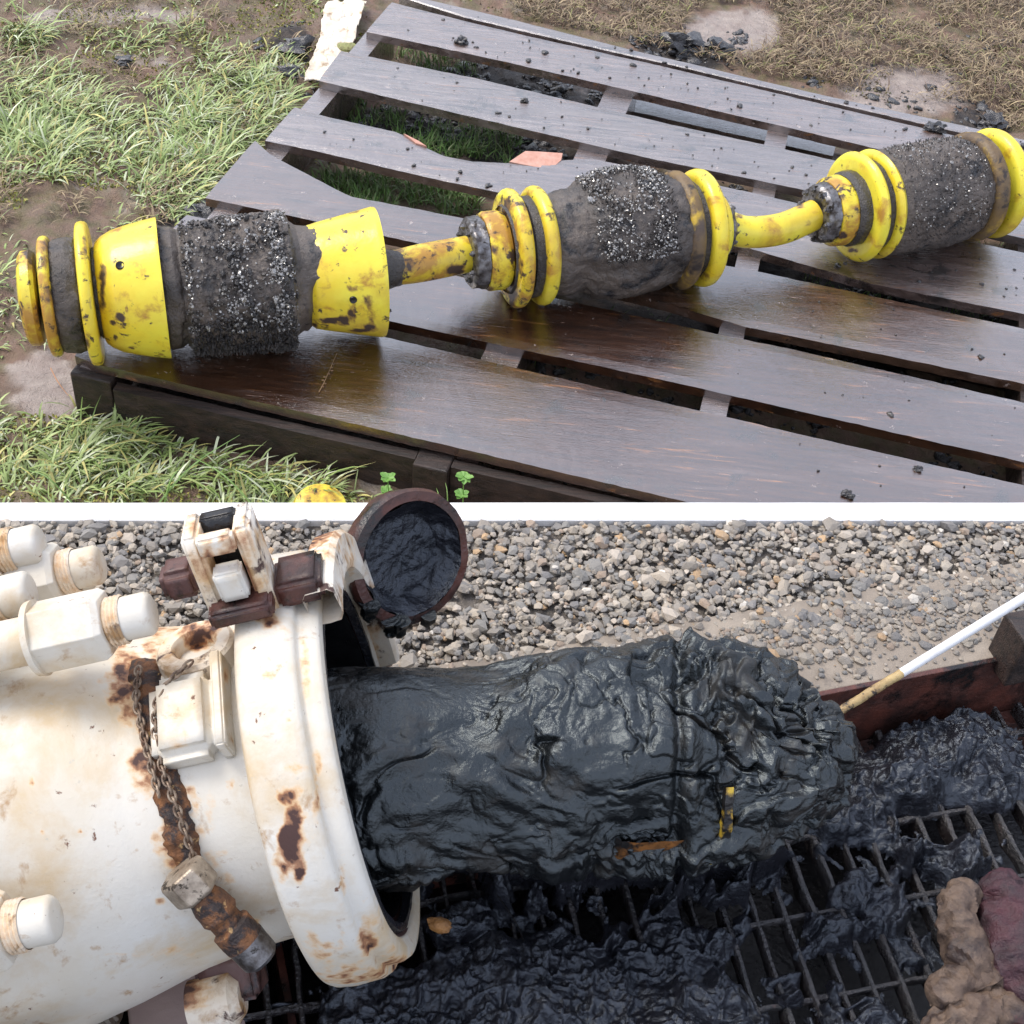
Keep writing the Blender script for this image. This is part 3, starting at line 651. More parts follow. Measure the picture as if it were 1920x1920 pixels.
ring_part(A1, 'rear_cup', [(572, 60), (574, 88), (584, 96), (600, 100), (630, 106), (660, 112), (690, 118), (704, 121), (710, 120), (710, 112), (690, 104), (668, 84), (660, 40)], m_yel,
          [(665, 540, 34, 12, .7), (690, 575, 20, 40, .65), (645, 600, 18, 14, 1), (660, 590, 14, 24, .8), (620, 600, 34, 7, 1), (695, 612, 20, 14, 1.1), (650, 396, 50, 7, .7), (670, 620, 26, 5, 1), (590, 610, 10, 8, .9)], label='yellow cup with brown scorched stains')
pock(A1, 646, 563, 110, .0065)
# wire tips
def tips(ax, rows, n, xr, thr, mat, rad, seed, name='brush_wires', spread=None, length=0):
    g3 = np.random.default_rng(seed); rows = np.array(rows); C = []; Nn = []
    a, e1, e2 = frame(ax.d)
    while len(C) < n:
        x = g3.uniform(*xr); th = g3.uniform(*thr)
        rp = np.interp(x, rows[:, 0], rows[:, 1]); p, nr = on_axis(ax, x, th, rp)
        if spread is not None and spread(x, th, p) < g3.uniform(0, 1): continue
        C.append(p); Nn.append(nr)
    C = np.array(C); Nn = np.array(Nn)
    if length:
        Nn2 = Nn+g3.normal(0, .35, Nn.shape); Nn2 /= np.linalg.norm(Nn2, axis=1)[:, None]
        pr = []; 
        for c, d in zip(C, Nn2):
            L = length*g3.uniform(.5, 1.2); q = np.cross(d, [.3, .5, .8]); q /= np.linalg.norm(q); r2 = np.cross(d, q); w = rad*.45
            pr.append(np.array([c-d*.004+q*w, c-d*.004-.5*q*w+.87*r2*w, c-d*.004-.5*q*w-.87*r2*w, c+d*L+q*w*.7, c+d*L-.35*q*w+.6*r2*w, c+d*L-.35*q*w-.6*r2*w]))
        V = np.concatenate(pr); F0 = [[0, 1, 4, 3], [1, 2, 5, 4], [2, 0, 3, 5]]; T0 = [[3, 4, 5]]
        F = []
        for i in range(len(C)): F += [[j+6*i for j in f] for f in F0+T0]
        mk(name, V, F, mat, pig, smooth=False, kind='stuff')
        return
    C = C+Nn*g3.uniform(.001, .006, (len(C), 1))
    R = rad*g3.lognormal(-.12, .38, len(C)); V, F = blobs(C, R, seed, ICO1, 1, .5)
    mk(name, V, F, mat, pig, smooth=True, kind='stuff')
def clump(fx, sc, thr, seed):
    return lambda x, th, p: fx(x)*(1 if vn(p[None], sc, seed)[0] > thr else .15)
gs = lambda x, c, w: math.exp(-((x-c)/w)**2)
tips(A1, mudprof, 1250, (345, 548), (-.35, 1.75), m_bead, .0025, 31, 'brush_wire_tips', clump(lambda x: min(1, gs(x, 517, 16)+.45*gs(x, 440, 26)+.35*gs(x, 355, 7)+.05), 40, -.1, 3))
tips(A1, mudprof, 900, (346, 548), (-.4, 2.4), m_mudg, .0036, 32, 'mud_grit', clump(lambda x: min(1, gs(x, 520, 22)+.6*gs(x, 350, 9)+.4*gs(x, 440, 60)+.1), 30, -.2, 5))
tips(A1, mudprof, 900, (352, 545), (1.5, 2.7), m_mudg, .0034, 33, 'lower_brush_wires', None, .014)
# joint to the middle module
JA = A1.a+A1.d*A1.s_at(692); JB = A2.a
V, F = tube([JA, JA+(JB-JA)*.2, JA+(JB-JA)*.32], [.042, .04, .034], 24, 6, lambda V: .005*fbm(V, 60, 4, 5)); mk('joint_mud', V, F, m_mudg, pig)
V, F = tube([JA+(JB-JA)*.22, JA+(JB-JA)*.5, JA+(JB-JA)*.95], [.036, .040, .039], 32, 10); mk('joint_shaft', V, F, m_yel2, pig, attrs={'stain': stains(V, [(765, 495, 24, 20, .8), (855, 505, 30, 14, 1), (745, 480, 14, 30, .7)], 4)})
def bolts(ax, x, rp, n, r, parent=pig, th0=.2, mat=m_steel, ln=.012, back=True):
    a, e1, e2 = frame(ax.d); sgn = -1 if back else 1
    for k in range(n):
        th = th0+k*2*pi/n; p, nr = on_axis(ax, x, th, rp)
        V, F = lathe(p, a*sgn, [(-.004, r*1.3), (.001, r*1.35), (.0015, r), (ln*.7, r), (ln*.72, r*.55), (ln, r*.5), (ln, .0002)], 6 if k % 1 == 0 else 12)
        mk('bolt', V, F, mat, parent, smooth=False)
# middle module
ring_part(A2, 'hub_flange', [(876, 20), (876, 60), (880, 66), (902, 68), (906, 60)], m_steel, disp=mudd(.004, 50, 3), label='grey muddy hub plate')
bolts(A2, 878, 50, 8, .0065)
ring_part(A2, 'hub', [(902, 50), (904, 70), (910, 74), (936, 74), (944, 70), (946, 40)], m_yel2, [(925, 470, 14, 18, .7), (915, 540, 20, 12, .7)])
ring_part(A2, 'disc_spacer', [(944, 80), (950, 84), (1000, 84)], m_mudg, disp=mudd(.004, 40, 8))
ring_part(A2, 'seal_disc', rdisc(948, 974, 110, 50, 7), m_yel2, [(945, 400, 18, 40, .9), (960, 540, 16, 40, 1), (950, 480, 10, 60, .75), (975, 500, 9, 24, .6)], label='yellow disc smeared with brown grease')
ring_part(A2, 'disc_spacer', [(980, 92), (985, 94), (1000, 94)], m_mudg, disp=mudd(.004, 40, 9))
ring_part(A2, 'seal_disc', rdisc(995, 1021, 110, 50, 7), m_yel, [(1010, 540, 16, 40, .8), (995, 382, 8, 8, 1), (1000, 420, 8, 20, .9), (1015, 480, 8, 30, .4)])
midprof = [(1014, 60), (1018, 88), (1040, 94), (1065, 97), (1080, 100), (1100, 112), (1130, 120), (1165, 122), (1195, 118), (1220, 112), (1245, 104), (1262, 98), (1266, 60)]
def mid_disp(V, N, s, th):
    px_, py_ = inpx(V); up = 1-sstep(470, 520, py_)
    return .009*fbm(V, 12, 3, 31)+.004*fbm(V, 40, 4, 32)+.008*np.abs(fbm(V, 26, 3, 33))-.012*(1-up)*sstep(1060, 1100, px_)
ring_part(A2, 'mud_coat', midprof, m_mud, disp=mid_disp, step=.002, seg=360, label='mud ball bristling with wire tips round the middle module')
tips(A2, midprof, 1000, (1085, 1235), (-.75, 1.35), m_mudg, .0032, 41, 'brush_wires', clump(lambda x: 1, 22, -.3, 5), .012)
tips(A2, [(a, b+5) for a, b in midprof], 1250, (1085, 1225), (-.7, 1.3), m_bead, .0021, 42, 'brush_wire_tips', clump(lambda x: 1, 22, -.1, 5))
ring_part(A2, 'seal_disc', rdisc(1254, 1284, 109, 50, 8), m_yel3, [(1260, 380, 10, 40, .5)], label='disc fully browned by mud', disp=mudd(.0015, 30, 4))
ring_part(A2, 'disc_spacer', [(1278, 88), (1300, 90)], m_mudg, disp=mudd(.003, 40, 9))
ring_part(A2, 'seal_disc', rdisc(1297, 1326, 108, 50, 7), m_yel, [(1300, 470, 10, 60, .55), (1320, 520, 20, 16, .7), (1285, 360, 12, 24, .9)])
ring_part(A2, 'hub', [(1324, 58), (1330, 64), (1344, 66), (1350, 60), (1352, 30)], m_yel, [(1345, 470, 10, 20, .5)])
ring_part(A2, 'hub_flange', [(1348, 40), (1350, 52), (1356, 54), (1360, 48), (1360, 10)], m_steel, disp=mudd(.005, 50, 13))
bolts(A2, 1358, 44, 8, .006, back=False)
KA = A2.a+A2.d*A2.s_at(1356); KB = A3.a+A3.d*A3.s_at(1528)
KM = (KA+KB)/2+[0, -.02, -.026]
V, F = tube([KA, KA+(KM-KA)*.55+[0, 0, -.004], KM+(KB-KM)*.3, KB], [.037, .036, .036, .035], 32, 10); mk('joint_shaft', V, F, m_yel, pig, attrs={'stain': stains(V, [(1500, 385, 14, 10, .8), (1375, 405, 30, 6, .6), (1520, 420, 20, 14, .5)], 4)}, label='bent yellow hose shaft between the modules')
# right module
ring_part(A3, 'hub_flange', [(1528, 20), (1528, 48), (1534, 54), (1548, 56), (1552, 40)], m_steel, disp=mudd(.004, 50, 23), label='muddy hub plate ringed with bolts')
bolts(A3, 1530, 46, 10, .0075, ln=.014)
ring_part(A3, 'hub', [(1548, 40), (1549, 58), (1554, 64), (1572, 66), (1578, 62), (1580, 30)], m_yel2, [(1580, 440, 16, 14, .9)])
ring_part(A3, 'disc_spacer', [(1576, 64), (1584, 70), (1600, 70)], m_mudg, disp=mudd(.003, 40, 8))
ring_part(A3, 'seal_disc', rdisc(1596, 1614, 101, 10, 6), m_yel, [(1545, 315, 12, 14, 1), (1608, 363, 8, 7, 1.2), (1622, 440, 12, 20, .75), (1600, 410, 8, 40, .5), (1600, 470, 14, 8, .9)])
ring_part(A3, 'disc_spacer', [(1612, 86), (1630, 86)], m_mudg, disp=mudd(.003, 40, 8))
ring_part(A3, 'seal_disc', rdisc(1628, 1644, 100, 40, 6), m_yel, [(1640, 330, 10, 10, .7), (1660, 420, 8, 50, .5)])
rprof = [(1640, 60), (1644, 92), (1655, 96), (1680, 97), (1720, 98), (1760, 97), (1790, 94), (1806, 88), (1808, 50)]
ring_part(A3, 'mud_coat', rprof, m_mud, disp=lambda V, N, s, th: .004*fbm(V, 14, 3, 51)+.006*np.abs(fbm(V, 55, 4, 52)), step=.0022, seg=320, label='rough grit coated mud sleeve of the right module')
tips(A3, rprof, 900, (1650, 1800), (-.6, 1.9), m_mudg, .0026, 43, 'brush_wires', None, .007)
tips(A3, [(a, b+4) for a, b in rprof], 330, (1650, 1795), (-.3, 1.6), m_bead, .0020, 44, 'brush_wire_tips')
ring_part(A3, 'seal_disc', rdisc(1806, 1832, 100, 40, 7), m_yel3, [(1790, 250, 10, 30, .5)], disp=mudd(.0015, 30, 4), label='browned disc at the right end')
ring_part(A3, 'seal_disc', rdisc(1846, 1870, 100, 2, 7), m_yel, [(1850, 420, 20, 20, .6)])
V, F = tube([P(1358, 458, ZD+.1), P(1357, 480, ZD+.07)], [.004, .0025], 8, 4, lambda V: .001*fbm(V, 200, 2, 1)); mk('drip', V, F, m_paper, pig, label='white drip hanging from the joint')

# second yellow piece in the grass at the bottom
c = P(600, 962, ZG+.01); V, F = lathe(c, (.1, -.25, 1), [(-.01, .05), (.015, .055), (.03, .05), (.034, .03), (.034, .001)], 60, .003)
mk('yellow_disc', V, F, m_yel2, attrs={'stain': stains(V, [(570, 925, 16, 8, .7)], 3)}, label='yellow rubber piece in the grass beside the white divider', category='disc')

# =================================================================== white divider: wall added in place of the strip between the two scenes
WX0, WX1 = -3.2, 3.2
fl, fr = P(37, 975, .002), P(1882, 975, .002); bl, br = P(37, 941, .002), P(1882, 941, .002)
def lx(a, b, x): return a+(b-a)*(x-a[0])/(b[0]-a[0])
q = np.array([lx(fl, fr, WX0), lx(fl, fr, WX1), lx(bl, br, WX1), lx(bl, br, WX0)])
ns = 160; tt = np.linspace(0, 1, ns)[:, None]
fr_ = q[0]+(q[1]-q[0])*tt; bk_ = q[3]+(q[2]-q[3])*tt
R = np.stack([fr_-[0, 0, .08], fr_-[0, 0, .002], fr_+[0, .002, 0], bk_-[0, .002, 0], bk_-[0, 0, .002], bk_-[0, 0, .60]], 1); R += .0005*np.stack([fbm(R, 12, 3, k) for k in (1, 2, 3)], -1)
Fw = [f[::-1] for f in grid_faces(ns, 6).tolist()]
mk('divider_wall', R.reshape(-1, 3), Fw, m_divider, smooth=False, label='white dividing strip added as a low wall between the muddy pallet yard and the gravel', category='wall')

# =================================================================== LOWER: gravel terrace, sump, launcher
pitd = P(1882, 1235, 0)-P(1500, 1310, 0); pitd /= np.linalg.norm(pitd)      # far edge direction of the sump
pn = np.array([pitd[1], -pitd[0], 0])                                          # towards the camera
P0 = P(1500, 1310, 0)
ZB = -.11
# terrace surface: strips behind and right of the sump
def flat(name, pts, z, mat, **kw):
    V = np.array([[p[0], p[1], z] for p in pts]); return mk(name, V, [list(range(len(pts)))], mat, smooth=False, **kw)
LED = .125
far0 = P0-pitd*1.9; far1 = P0+pitd*1.2
wl_, wr_ = fr_[0], fr_[-1]
V = np.array([wl_, wr_, [3.2, wr_[1]-.06, 0], P0+pitd*1.2-pn*LED, P0-pitd*2.2-pn*LED, P0-pitd*3.4+pn*.3])
V[:, 2] = -.012
V = np.concatenate([V, [[-3.2, -2, -.012], (P0-pitd*1.5+pn*2)*[1, 1, 0]+[0, 0, -.012], (P0-pitd*1.5-pn*LED)*[1, 1, 0]+[0, 0, -.012]]])
mk('gravel_bed', V, [[5, 4, 3, 2, 1, 0], [5, 6, 7, 8]], m_gbase, smooth=False, kind='structure', label='grit bed under the loose gravel')
# concrete ledge along the far side of the sump
def obox(name, s0, s1, n0, n1, z0, z1, mat, parent=None, bev=.003, **kw):
    c = P0+pitd*(s0+s1)/2+pn*(n0+n1)/2; c = np.array([c[0], c[1], (z0+z1)/2])
    V, F = box(c, pitd, pn, [0, 0, 1], (s1-s0)/2, (n1-n0)/2, (z1-z0)/2)
    o = mk(name, V, F, mat, parent, smooth=False, **kw); bevel(o, bev, 2); return o
obox('concrete_ledge', -1.5, .405, -LED-.05, -.004, -.1, .0, m_ledge, label='dusty concrete ledge between the gravel and the rusty sump', category='ledge')
obox('concrete_ledge', .425, 1.2, -LED-.05, -.004, -.1, .0, m_ledge, label='end of the concrete ledge beyond the dark joint at the right edge', category='ledge')
tray = thing('oil_sump', P0+[0, 0, -.3], 'rusty steel sump tray full of black oil under the grating', 'sump')
obox('rear_wall', -1.5, 1.2, -.004, .004, -.30, .003, m_rustd, tray, .001)
obox('side_wall', -.78, -.77, .006, 1.2, -.30, -.13, m_rustd, tray, .001)
obox('sump_floor', -1.5, 1.6, .004, 1.6, -.32, -.30, m_black, tray, .001)
obox('support_angle', -1.5, 1.2, .005, .03, -.16, -.135, m_rustd, tray, .001)
# grating
grating = thing('floor_grating', P0+pn*.3+[0, 0, ZB], 'tar coated steel bar grating over the oil sump', 'grating')
bd = P(1744, 1822, ZB)-P(1640, 1580, ZB); bd /= np.linalg.norm(bd); bd[2] = 0
bar0 = P(1474, 1722, ZB)
def bar_mesh(a, b, w, h, seed, n=46):
    d = b-a; d /= np.linalg.norm(d); s = np.cross([0, 0, 1], d); t = np.linspace(0, 1, n)[:, None]
    c = a+(b-a)*t; R = np.stack([c+s*w, c+s*w*.6+[0, 0, .002], c-s*w*.6+[0, 0, .002], c-s*w, c-s*w-[0, 0, h], c+s*w-[0, 0, h]], 1)
    nn = np.stack([fbm(R, 55, 3, seed+k) for k in range(3)], -1); R = R+.003*nn
    dn_ = (R-c[:, None]); R = c[:, None]+dn_*(1+.5*np.clip(fbm(R, 28, 2, seed+9), 0, 1))[..., None]*[1, 1, 1]
    return R.reshape(-1, 3), [f[::-1] for f in grid_faces(n, 6, True).tolist()]
cd_ = np.cross([0, 0, 1], bd)
for k in range(-19, 15):
    c = bar0+(-cd_*.0405*k if cd_[0] < 0 else cd_*.0405*k)
    # clip the bar between the rear wall and the camera side
    t0 = ((P0+pn*.012-c)@pn)/(bd@pn); a = c+bd*t0; b = c+bd*(t0+.95)
    V, F = bar_mesh(a, b, .0036, .022, 300+k*7); mk('bearing_bar', V, F, m_bar, grating)
xd = P(1797, 1667, ZB)-P(1474, 1726, ZB); xd /= np.linalg.norm(xd); xd[2] = 0
for k in range(-4, 7):
    c = bar0-xd*0+np.array([0, 0, -.001])-pn*0
    c = c+bd*.115*k
    V, F = bar_mesh(c-xd*.85, c+xd*.55, .0035, .007, 500+k*7, 90); 
    if k < -2: V, F = bar_mesh(c-xd*.2, c+xd*.55, .0035, .007, 500+k*7, 60)
    mk('cross_rod', V, F, m_bar, grating)
# sludge on the grating
sx = np.linspace(-.36, .80, 620); sy = np.linspace(.55, 1.38, 460)
GX, GY = np.meshgrid(sx, sy, indexing='ij'); G = np.stack([GX, GY, np.full_like(GX, ZB)], -1)
px, py = inpx(G)
cover = np.maximum.reduce([1.4*el(px, py, 1020, 1930, 520, 210), 1.1*el(px, py, 1150, 1600, 480, 90), .9*el(px, py, 1230, 1790, 220, 110), 1.1*el(px, py, 1270, 1600, 330, 60), 1.2*el(px, py, 1780, 1450, 300, 110), .9*el(px, py, 1870, 1420, 200, 120), .55*el(px, py, 1620, 1850, 200, 90), .9*el(px, py, 850, 1730, 110, 70), .8*el(px, py, 1560, 1540, 120, 60), 1.1*el(px, py, 900, 1560, 400, 90), .5*el(px, py, 1400, 1760, 90, 90)])
Wp = warp(G, 22, .02, 3)
cover = np.maximum(cover, .36)
hh = cover-.42+.75*fbm(Wp, 16, 4, 61)
z = .036*np.clip(hh, 0, 1)**.6+.012*np.clip(hh, 0, 1)*fbm(Wp, 30, 3, 62)
z += (.015*(1-np.abs(fbm(warp(G, 40, .012, 5), 34, 3, 63)))**3)*np.clip(hh*3, 0, 1)
z += (.004*fbm(G, 120, 3, 64))*np.clip(hh*3, 0, 1)
z += (.10+.05*fbm(Wp, 18, 3, 81))*np.clip(1.3*el(px, py, 1180, 1640, 400, 95)+.5*fbm(Wp, 9, 2, 82), 0, 1)*sstep(0, .3, hh)
G[..., 2] = ZB-.006+z
Fg = grid_faces(len(sx), len(sy)); keep = (hh.reshape(-1)[Fg] > -.02).all(1); inside = (((G-P0)@pn) > .02).reshape(-1)[Fg].all(1)
Fg = Fg[keep & inside]; used = np.unique(Fg); rem = -np.ones(G.size//3, int); rem[used] = np.arange(len(used))
mk('oil_sludge', G.reshape(-1, 3)[used], rem[Fg][:, ::-1].copy() if False else rem[Fg], m_tar2, kind='stuff', label='wet black oil sludge heaped and dripping over the grating', category='sludge')

# gravel
v2, f2 = ICO1; g4 = np.random.default_rng(5)
N1 = 90000; gx = g4.uniform(-1.7, 1.9, N1); gy = g4.uniform(.95, 2.15, N1)
C = np.stack([gx, gy, 0*gx], -1); nw = (C-P0)@pn; sw = (C-P0)@pitd
wallx = np.interp(gx, [fr_[0][0], fr_[-1][0]], [fr_[0][1], fr_[-1][1]])
edge = -LED-.01+.05*fbm(C, 9, 3, 4)+.05*sstep(.1, .45, sw)*0
vis = (nw < edge) & (gy < wallx-.006)
C = C[vis]; n = len(C); R = g4.lognormal(math.log(.0050), .38, n).clip(.002, .013); C[:, 2] = g4.uniform(-.010, .002, n)+R*.15
S = rotmats(n, g4)*R[:, None, None]*g4.uniform(.6, 1.35, (n, 1, 3)); S[:, 2] *= .62
V, F = stack(v2, f2, C, S); k = len(v2)
cen = np.repeat(C, k, 0); rr = np.repeat(R, k)[:, None]; ids = np.repeat(g4.uniform(0, 900, n), k)[:, None]
V = cen+(V-cen)*(1+.55*vn((V-cen)/rr+ids, 1.1, 3))[:, None]
pal = np.array([[.20, .175, .145], [.13, .13, .125], [.27, .235, .185], [.34, .285, .215], [.10, .10, .105], [.42, .36, .29], [.40, .24, .10], [.26, .18, .12], [.17, .145, .12], [.6, .56, .49]])
pi_ = g4.choice(10, n, p=[.22, .17, .17, .1, .11, .08, .025, .06, .05, .015]); col = pal[pi_]*g4.uniform(.8, 1.2, (n, 1)); col = col*.9+np.array([.26, .235, .20])*.34
mk('gravel', V, F, m_gravel, smooth=False, colors=np.repeat(col, k, 0), kind='stuff', label='loose grey and tan crushed gravel', category='gravel')
# thin scatter of stones on the ledge
N2 = 3200; s_ = g4.uniform(-.4, .75, N2); n_ = -LED-.02+np.abs(g4.normal(0, .055, N2)); C = P0+s_[:, None]*pitd+n_[:, None]*pn
C = C[n_ < -.012]; n = len(C); C[:, 2] = .002; R = g4.lognormal(math.log(.0034), .55, n).clip(.0012, .012)
S = rotmats(n, g4)*R[:, None, None]*g4.uniform(.6, 1.3, (n, 1, 3)); S[:, 2] *= .6
V, F = stack(v2, f2, C, S); col = pal[g4.choice(10, n, p=[.22, .17, .17, .1, .11, .08, .025, .06, .05, .015])]*.72+np.array([.20, .185, .165])*.28
mk('scattered_gravel', V, F, m_gravel, smooth=False, colors=np.repeat(col, k, 0), kind='stuff', label='thin scatter of stones on the concrete ledge', category='gravel')
# dark upright block at the far right, where the ledge ends in a gap
V, F = box(P(1905, 1215, .03), pitd, pn, [0, 0, 1], .02, .03, .05); bevel(mk('dark_end_stub', V, F, m_under, smooth=False, label='dark stub at the right end of the ledge', category='dark_stub'), .003)

# ---- launcher
AX = np.array([.95, .20, .25]); AX, E1, EU = frame(AX); E1c = E1 if E1[1] < 0 else -E1      # E1c points to the camera side
CR = P(680, 1415, .20)
def LP(s, th, r): return CR+AX*s+r*(cos(th)*EU+sin(th)*E1c)
def Rb(s): return float(np.interp(s, [-.75, -.46, -.40, -.30, -.22, -.12, -.09], [.258, .252, .245, .222, .200, .187, .186]))
launcher = thing('pig_launcher', LP(-.2, pi, .2), 'white painted pig launcher barrel with rust stains and an open closure ring', 'pig launcher')
def lpart(name, prof, mat, spots=(), seg=200, step=.004, disp=None, **kw):
    V, F = lathe(CR, AX, prof, seg, step, disp)
    return mk(name, V, F, mat, launcher, attrs={'stain': stains(V, spots, len(prof), .6)}, **kw)
lpart('barrel', [(-.75, .258), (-.46, .252), (-.40, .245), (-.34, .231), (-.30, .222), (-.22, .200), (-.16, .190), (-.12, .187), (-.09, .186)], m_white,
      [(265, 1290, 26, 60, .9), (262, 1245, 20, 24, .9), (290, 1410, 24, 70, .8), (230, 1230, 34, 20, .6), (440, 1730, 44, 16, .9), (410, 1700, 30, 30, .75), (375, 1560, 16, 30, .55), (395, 1520, 18, 60, .45), (380, 1245, 60, 18, .55), (300, 1180, 60, 30, .5), (210, 1210, 40, 8, .5), (60, 1470, 10, 26, .7), (350, 1500, 40, 14, .5), (300, 1230, 70, 60, .62), (370, 1190, 70, 50, .8), (320, 1320, 14, 60, .6), (470, 1100, 60, 80, .7), (420, 1240, 40, 20, .8), (150, 1560, 10, 8, .6), (80, 1560, 8, 7, .6), (115, 1330, 8, 8, .5), (240, 1270, 40, 100, .85), (275, 1440, 40, 90, .8), (315, 1580, 40, 80, .8), (360, 1520, 16, 70, .55), (400, 1660, 30, 60, .6), (300, 1690, 12, 9, .6), (245, 1630, 8, 10, .65), (180, 1700, 10, 6, .5), (210, 1640, 6, 5, .6), (430, 1470, 9, 14, .7), (420, 1600, 16, 10, .55), (90, 1180, 14, 6, .6), (240, 1790, 120, 10, .4), (330, 1780, 60, 20, .45)], step=.003, seg=420, label='white conical barrel with brown rust runs')
# far inside of the ring is the bore
lpart('bore', [(.0, .188), (-.02, .186), (-.08, .180), (-.3, .175), (-.34, .001)], m_black, step=.01)
lpart('closure_ring', [(-.078, .186), (-.078, .238), (-.074, .247), (-.068, .250), (-.050, .252), (-.020, .250), (-.012, .2465), (-.010, .238), (.004, .237), (.012, .2335), (.014, .222), (.010, .212), (.002, .206), (-.012, .203), (-.05, .200), (-.06, .186)], m_white,
      [(545, 1580, 34, 95, 1.25), (560, 1640, 20, 40, 1.0), (530, 1500, 14, 14, 1), (540, 1350, 12, 8, .4), (555, 1440, 26, 16, .5), (510, 1170, 60, 30, .75), (470, 1100, 60, 60, .9), (585, 1400, 8, 60, .35), (590, 1550, 10, 60, .35), (700, 1830, 50, 30, .6), (740, 1800, 40, 34, .65), (640, 1770, 16, 60, .45), (560, 1480, 16, 12, .55), (595, 1480, 12, 120, .55), (640, 1650, 14, 90, .6), (690, 1760, 24, 80, .7), (600, 1780, 60, 40, .5), (500, 1250, 30, 50, .45), (570, 1250, 16, 60, .5), (650, 1830, 90, 24, .7), (470, 1500, 10, 80, .45), (770, 1840, 16, 30, .7), (430, 1280, 8, 50, .4),
       (600, 1040, 60, 50, .6), (690, 1150, 30, 30, .4)], step=.003, seg=420, label='wide white closure clamp band with a rusty patch')
lpart('ring_liner', [(.008, .210), (-.004, .202), (-.03, .199), (-.055, .196), (-.06, .184), (-.10, .18)], m_maroon, step=.005, disp=lambda V, N, s, th: .002*fbm(V, 30, 3, 2))
lpart('seal_gasket', [(.004, .206), (.010, .203), (.010, .196), (.0, .194)], m_tar2, step=.003, disp=lambda V, N, s, th: .0015*fbm(V, 40, 3, 2), label='black oily gasket')
lpart('flange', [(-.55, .10), (-.55, .352), (-.545, .356), (-.425, .356), (-.42, .352), (-.42, .24)], m_white, [(60, 1470, 20, 60, .6)], seg=160)
def stud(th, s0, s1, rb, sc_=1.05):
    b = thing_child = None
    c = LP(s0, th, rb); hx = .036*sc_
    L = s1-s0; n0 = max(0, L-.13)
    nut = lathe(c, AX, [(n0, .001), (n0, hx), (n0+.002, hx*1.04), (L-.055, hx*1.04), (L-.048, hx*.92), (L-.048, .001)], 6)
    thr = lathe(c, AX, [(L-.05+.0022*q, (.0235 if q % 2 else .0255)*sc_) for q in range(10)], 40); mk('thread', *thr, m_cream, launcher, attrs={'stain': np.full(len(thr[0]), .35)})
    o = mk('nut', *nut, m_white, launcher, smooth=False, attrs={'stain': np.zeros(len(nut[0]))}); bevel(o, .004, 3)
    V, F = lathe(c, AX, [(0, .026), (n0, .026), (n0+.001, .04), (n0+.008, .041), (n0+.009, .02)], 40); mk('washer', V, F, m_white, o, attrs={'stain': np.zeros(len(V))})
    V, F = lathe(c, AX, [(s1-s0-.06, .022*sc_), (s1-s0-.006, .0225*sc_), (s1-s0-.002, .020*sc_), (s1-s0, .016*sc_), (s1-s0, .0005)], 40)
    mk('stud_end', V, F, m_white, o, attrs={'stain': np.zeros(len(V))})
for t_, s1, rb_ in [(-.66, -.30, .325), (-.72, -.245, .285), (-.10, -.15, .285), (-.34, -.29, .30), (.94, -.275, .295), (2.25, -.33, .295), (1.6, -.33, .31), (2.9, -.36, .30), (-1.15, -.3, .3), (.35, -.40, .31)]:
    stud(t_, -.42, s1, rb_)
# lifting pad with hole on top of the barrel, near the ring
def ldir(th): return cos(th)*EU+sin(th)*E1c, -sin(th)*EU+cos(th)*E1c
def lbox(name, s, th, r, hs, ht, hr, mat, spots=(), bev=.004, tilt=0, parent=launcher, **kw):
    n_, t__ = ldir(th); V, F = box(LP(s, th, r), AX, t__, n_, hs, ht, hr)
    import bmesh
    o = mk(name, V, F, mat, parent, smooth=False, **kw)
    bm = bmesh.new(); bm.from_mesh(o.data); bmesh.ops.bevel(bm, geom=bm.edges[:], offset=bev, segments=3, affect='EDGES')
    bmesh.ops.subdivide_edges(bm, edges=bm.edges[:], cuts=4, use_grid_fill=True); bm.to_mesh(o.data); bm.free()
    w = np.array([v.co[:] for v in o.data.vertices])+root_loc(launcher)
    at = o.data.attributes.new('stain', 'FLOAT', 'POINT'); at.data.foreach_set('value', stains(w, spots, 3, .5).astype(np.float32))
    for p in o.data.polygons: p.use_smooth = True
    return o
V, F = lathe(LP(-.135, -.22, .186), ldir(-.22)[0], [(-.02, .046), (.018, .044), (.022, .040), (.022, .026), (.018, .023), (-.004, .022), (-.006, .001)], 64, .003)
mk('lifting_pad', V, F, m_cream, launcher, attrs={'stain': stains(V, [(370, 1190, 46, 34, .9), (400, 1170, 30, 30, .9), (300, 1200, 30, 20, .6)], 5)}, label='round pad with a dark threaded hole')
V, F = lathe(LP(-.135, -.22, .186), ldir(-.22)[0], [(.0, .0005), (.0, .0215)], 40); mk('hole_floor', V, F, m_maroon, launcher)
lbox('lug', -.145, .24, .196, .036, .048, .022, m_white, [(330, 1400, 50, 12, .5), (350, 1370, 18, 16, .6)], .012, label='smooth white raised lug')
lbox('rib', -.104, .20, .200, .006, .055, .020, m_white, [(425, 1270, 10, 30, .8)], .002)
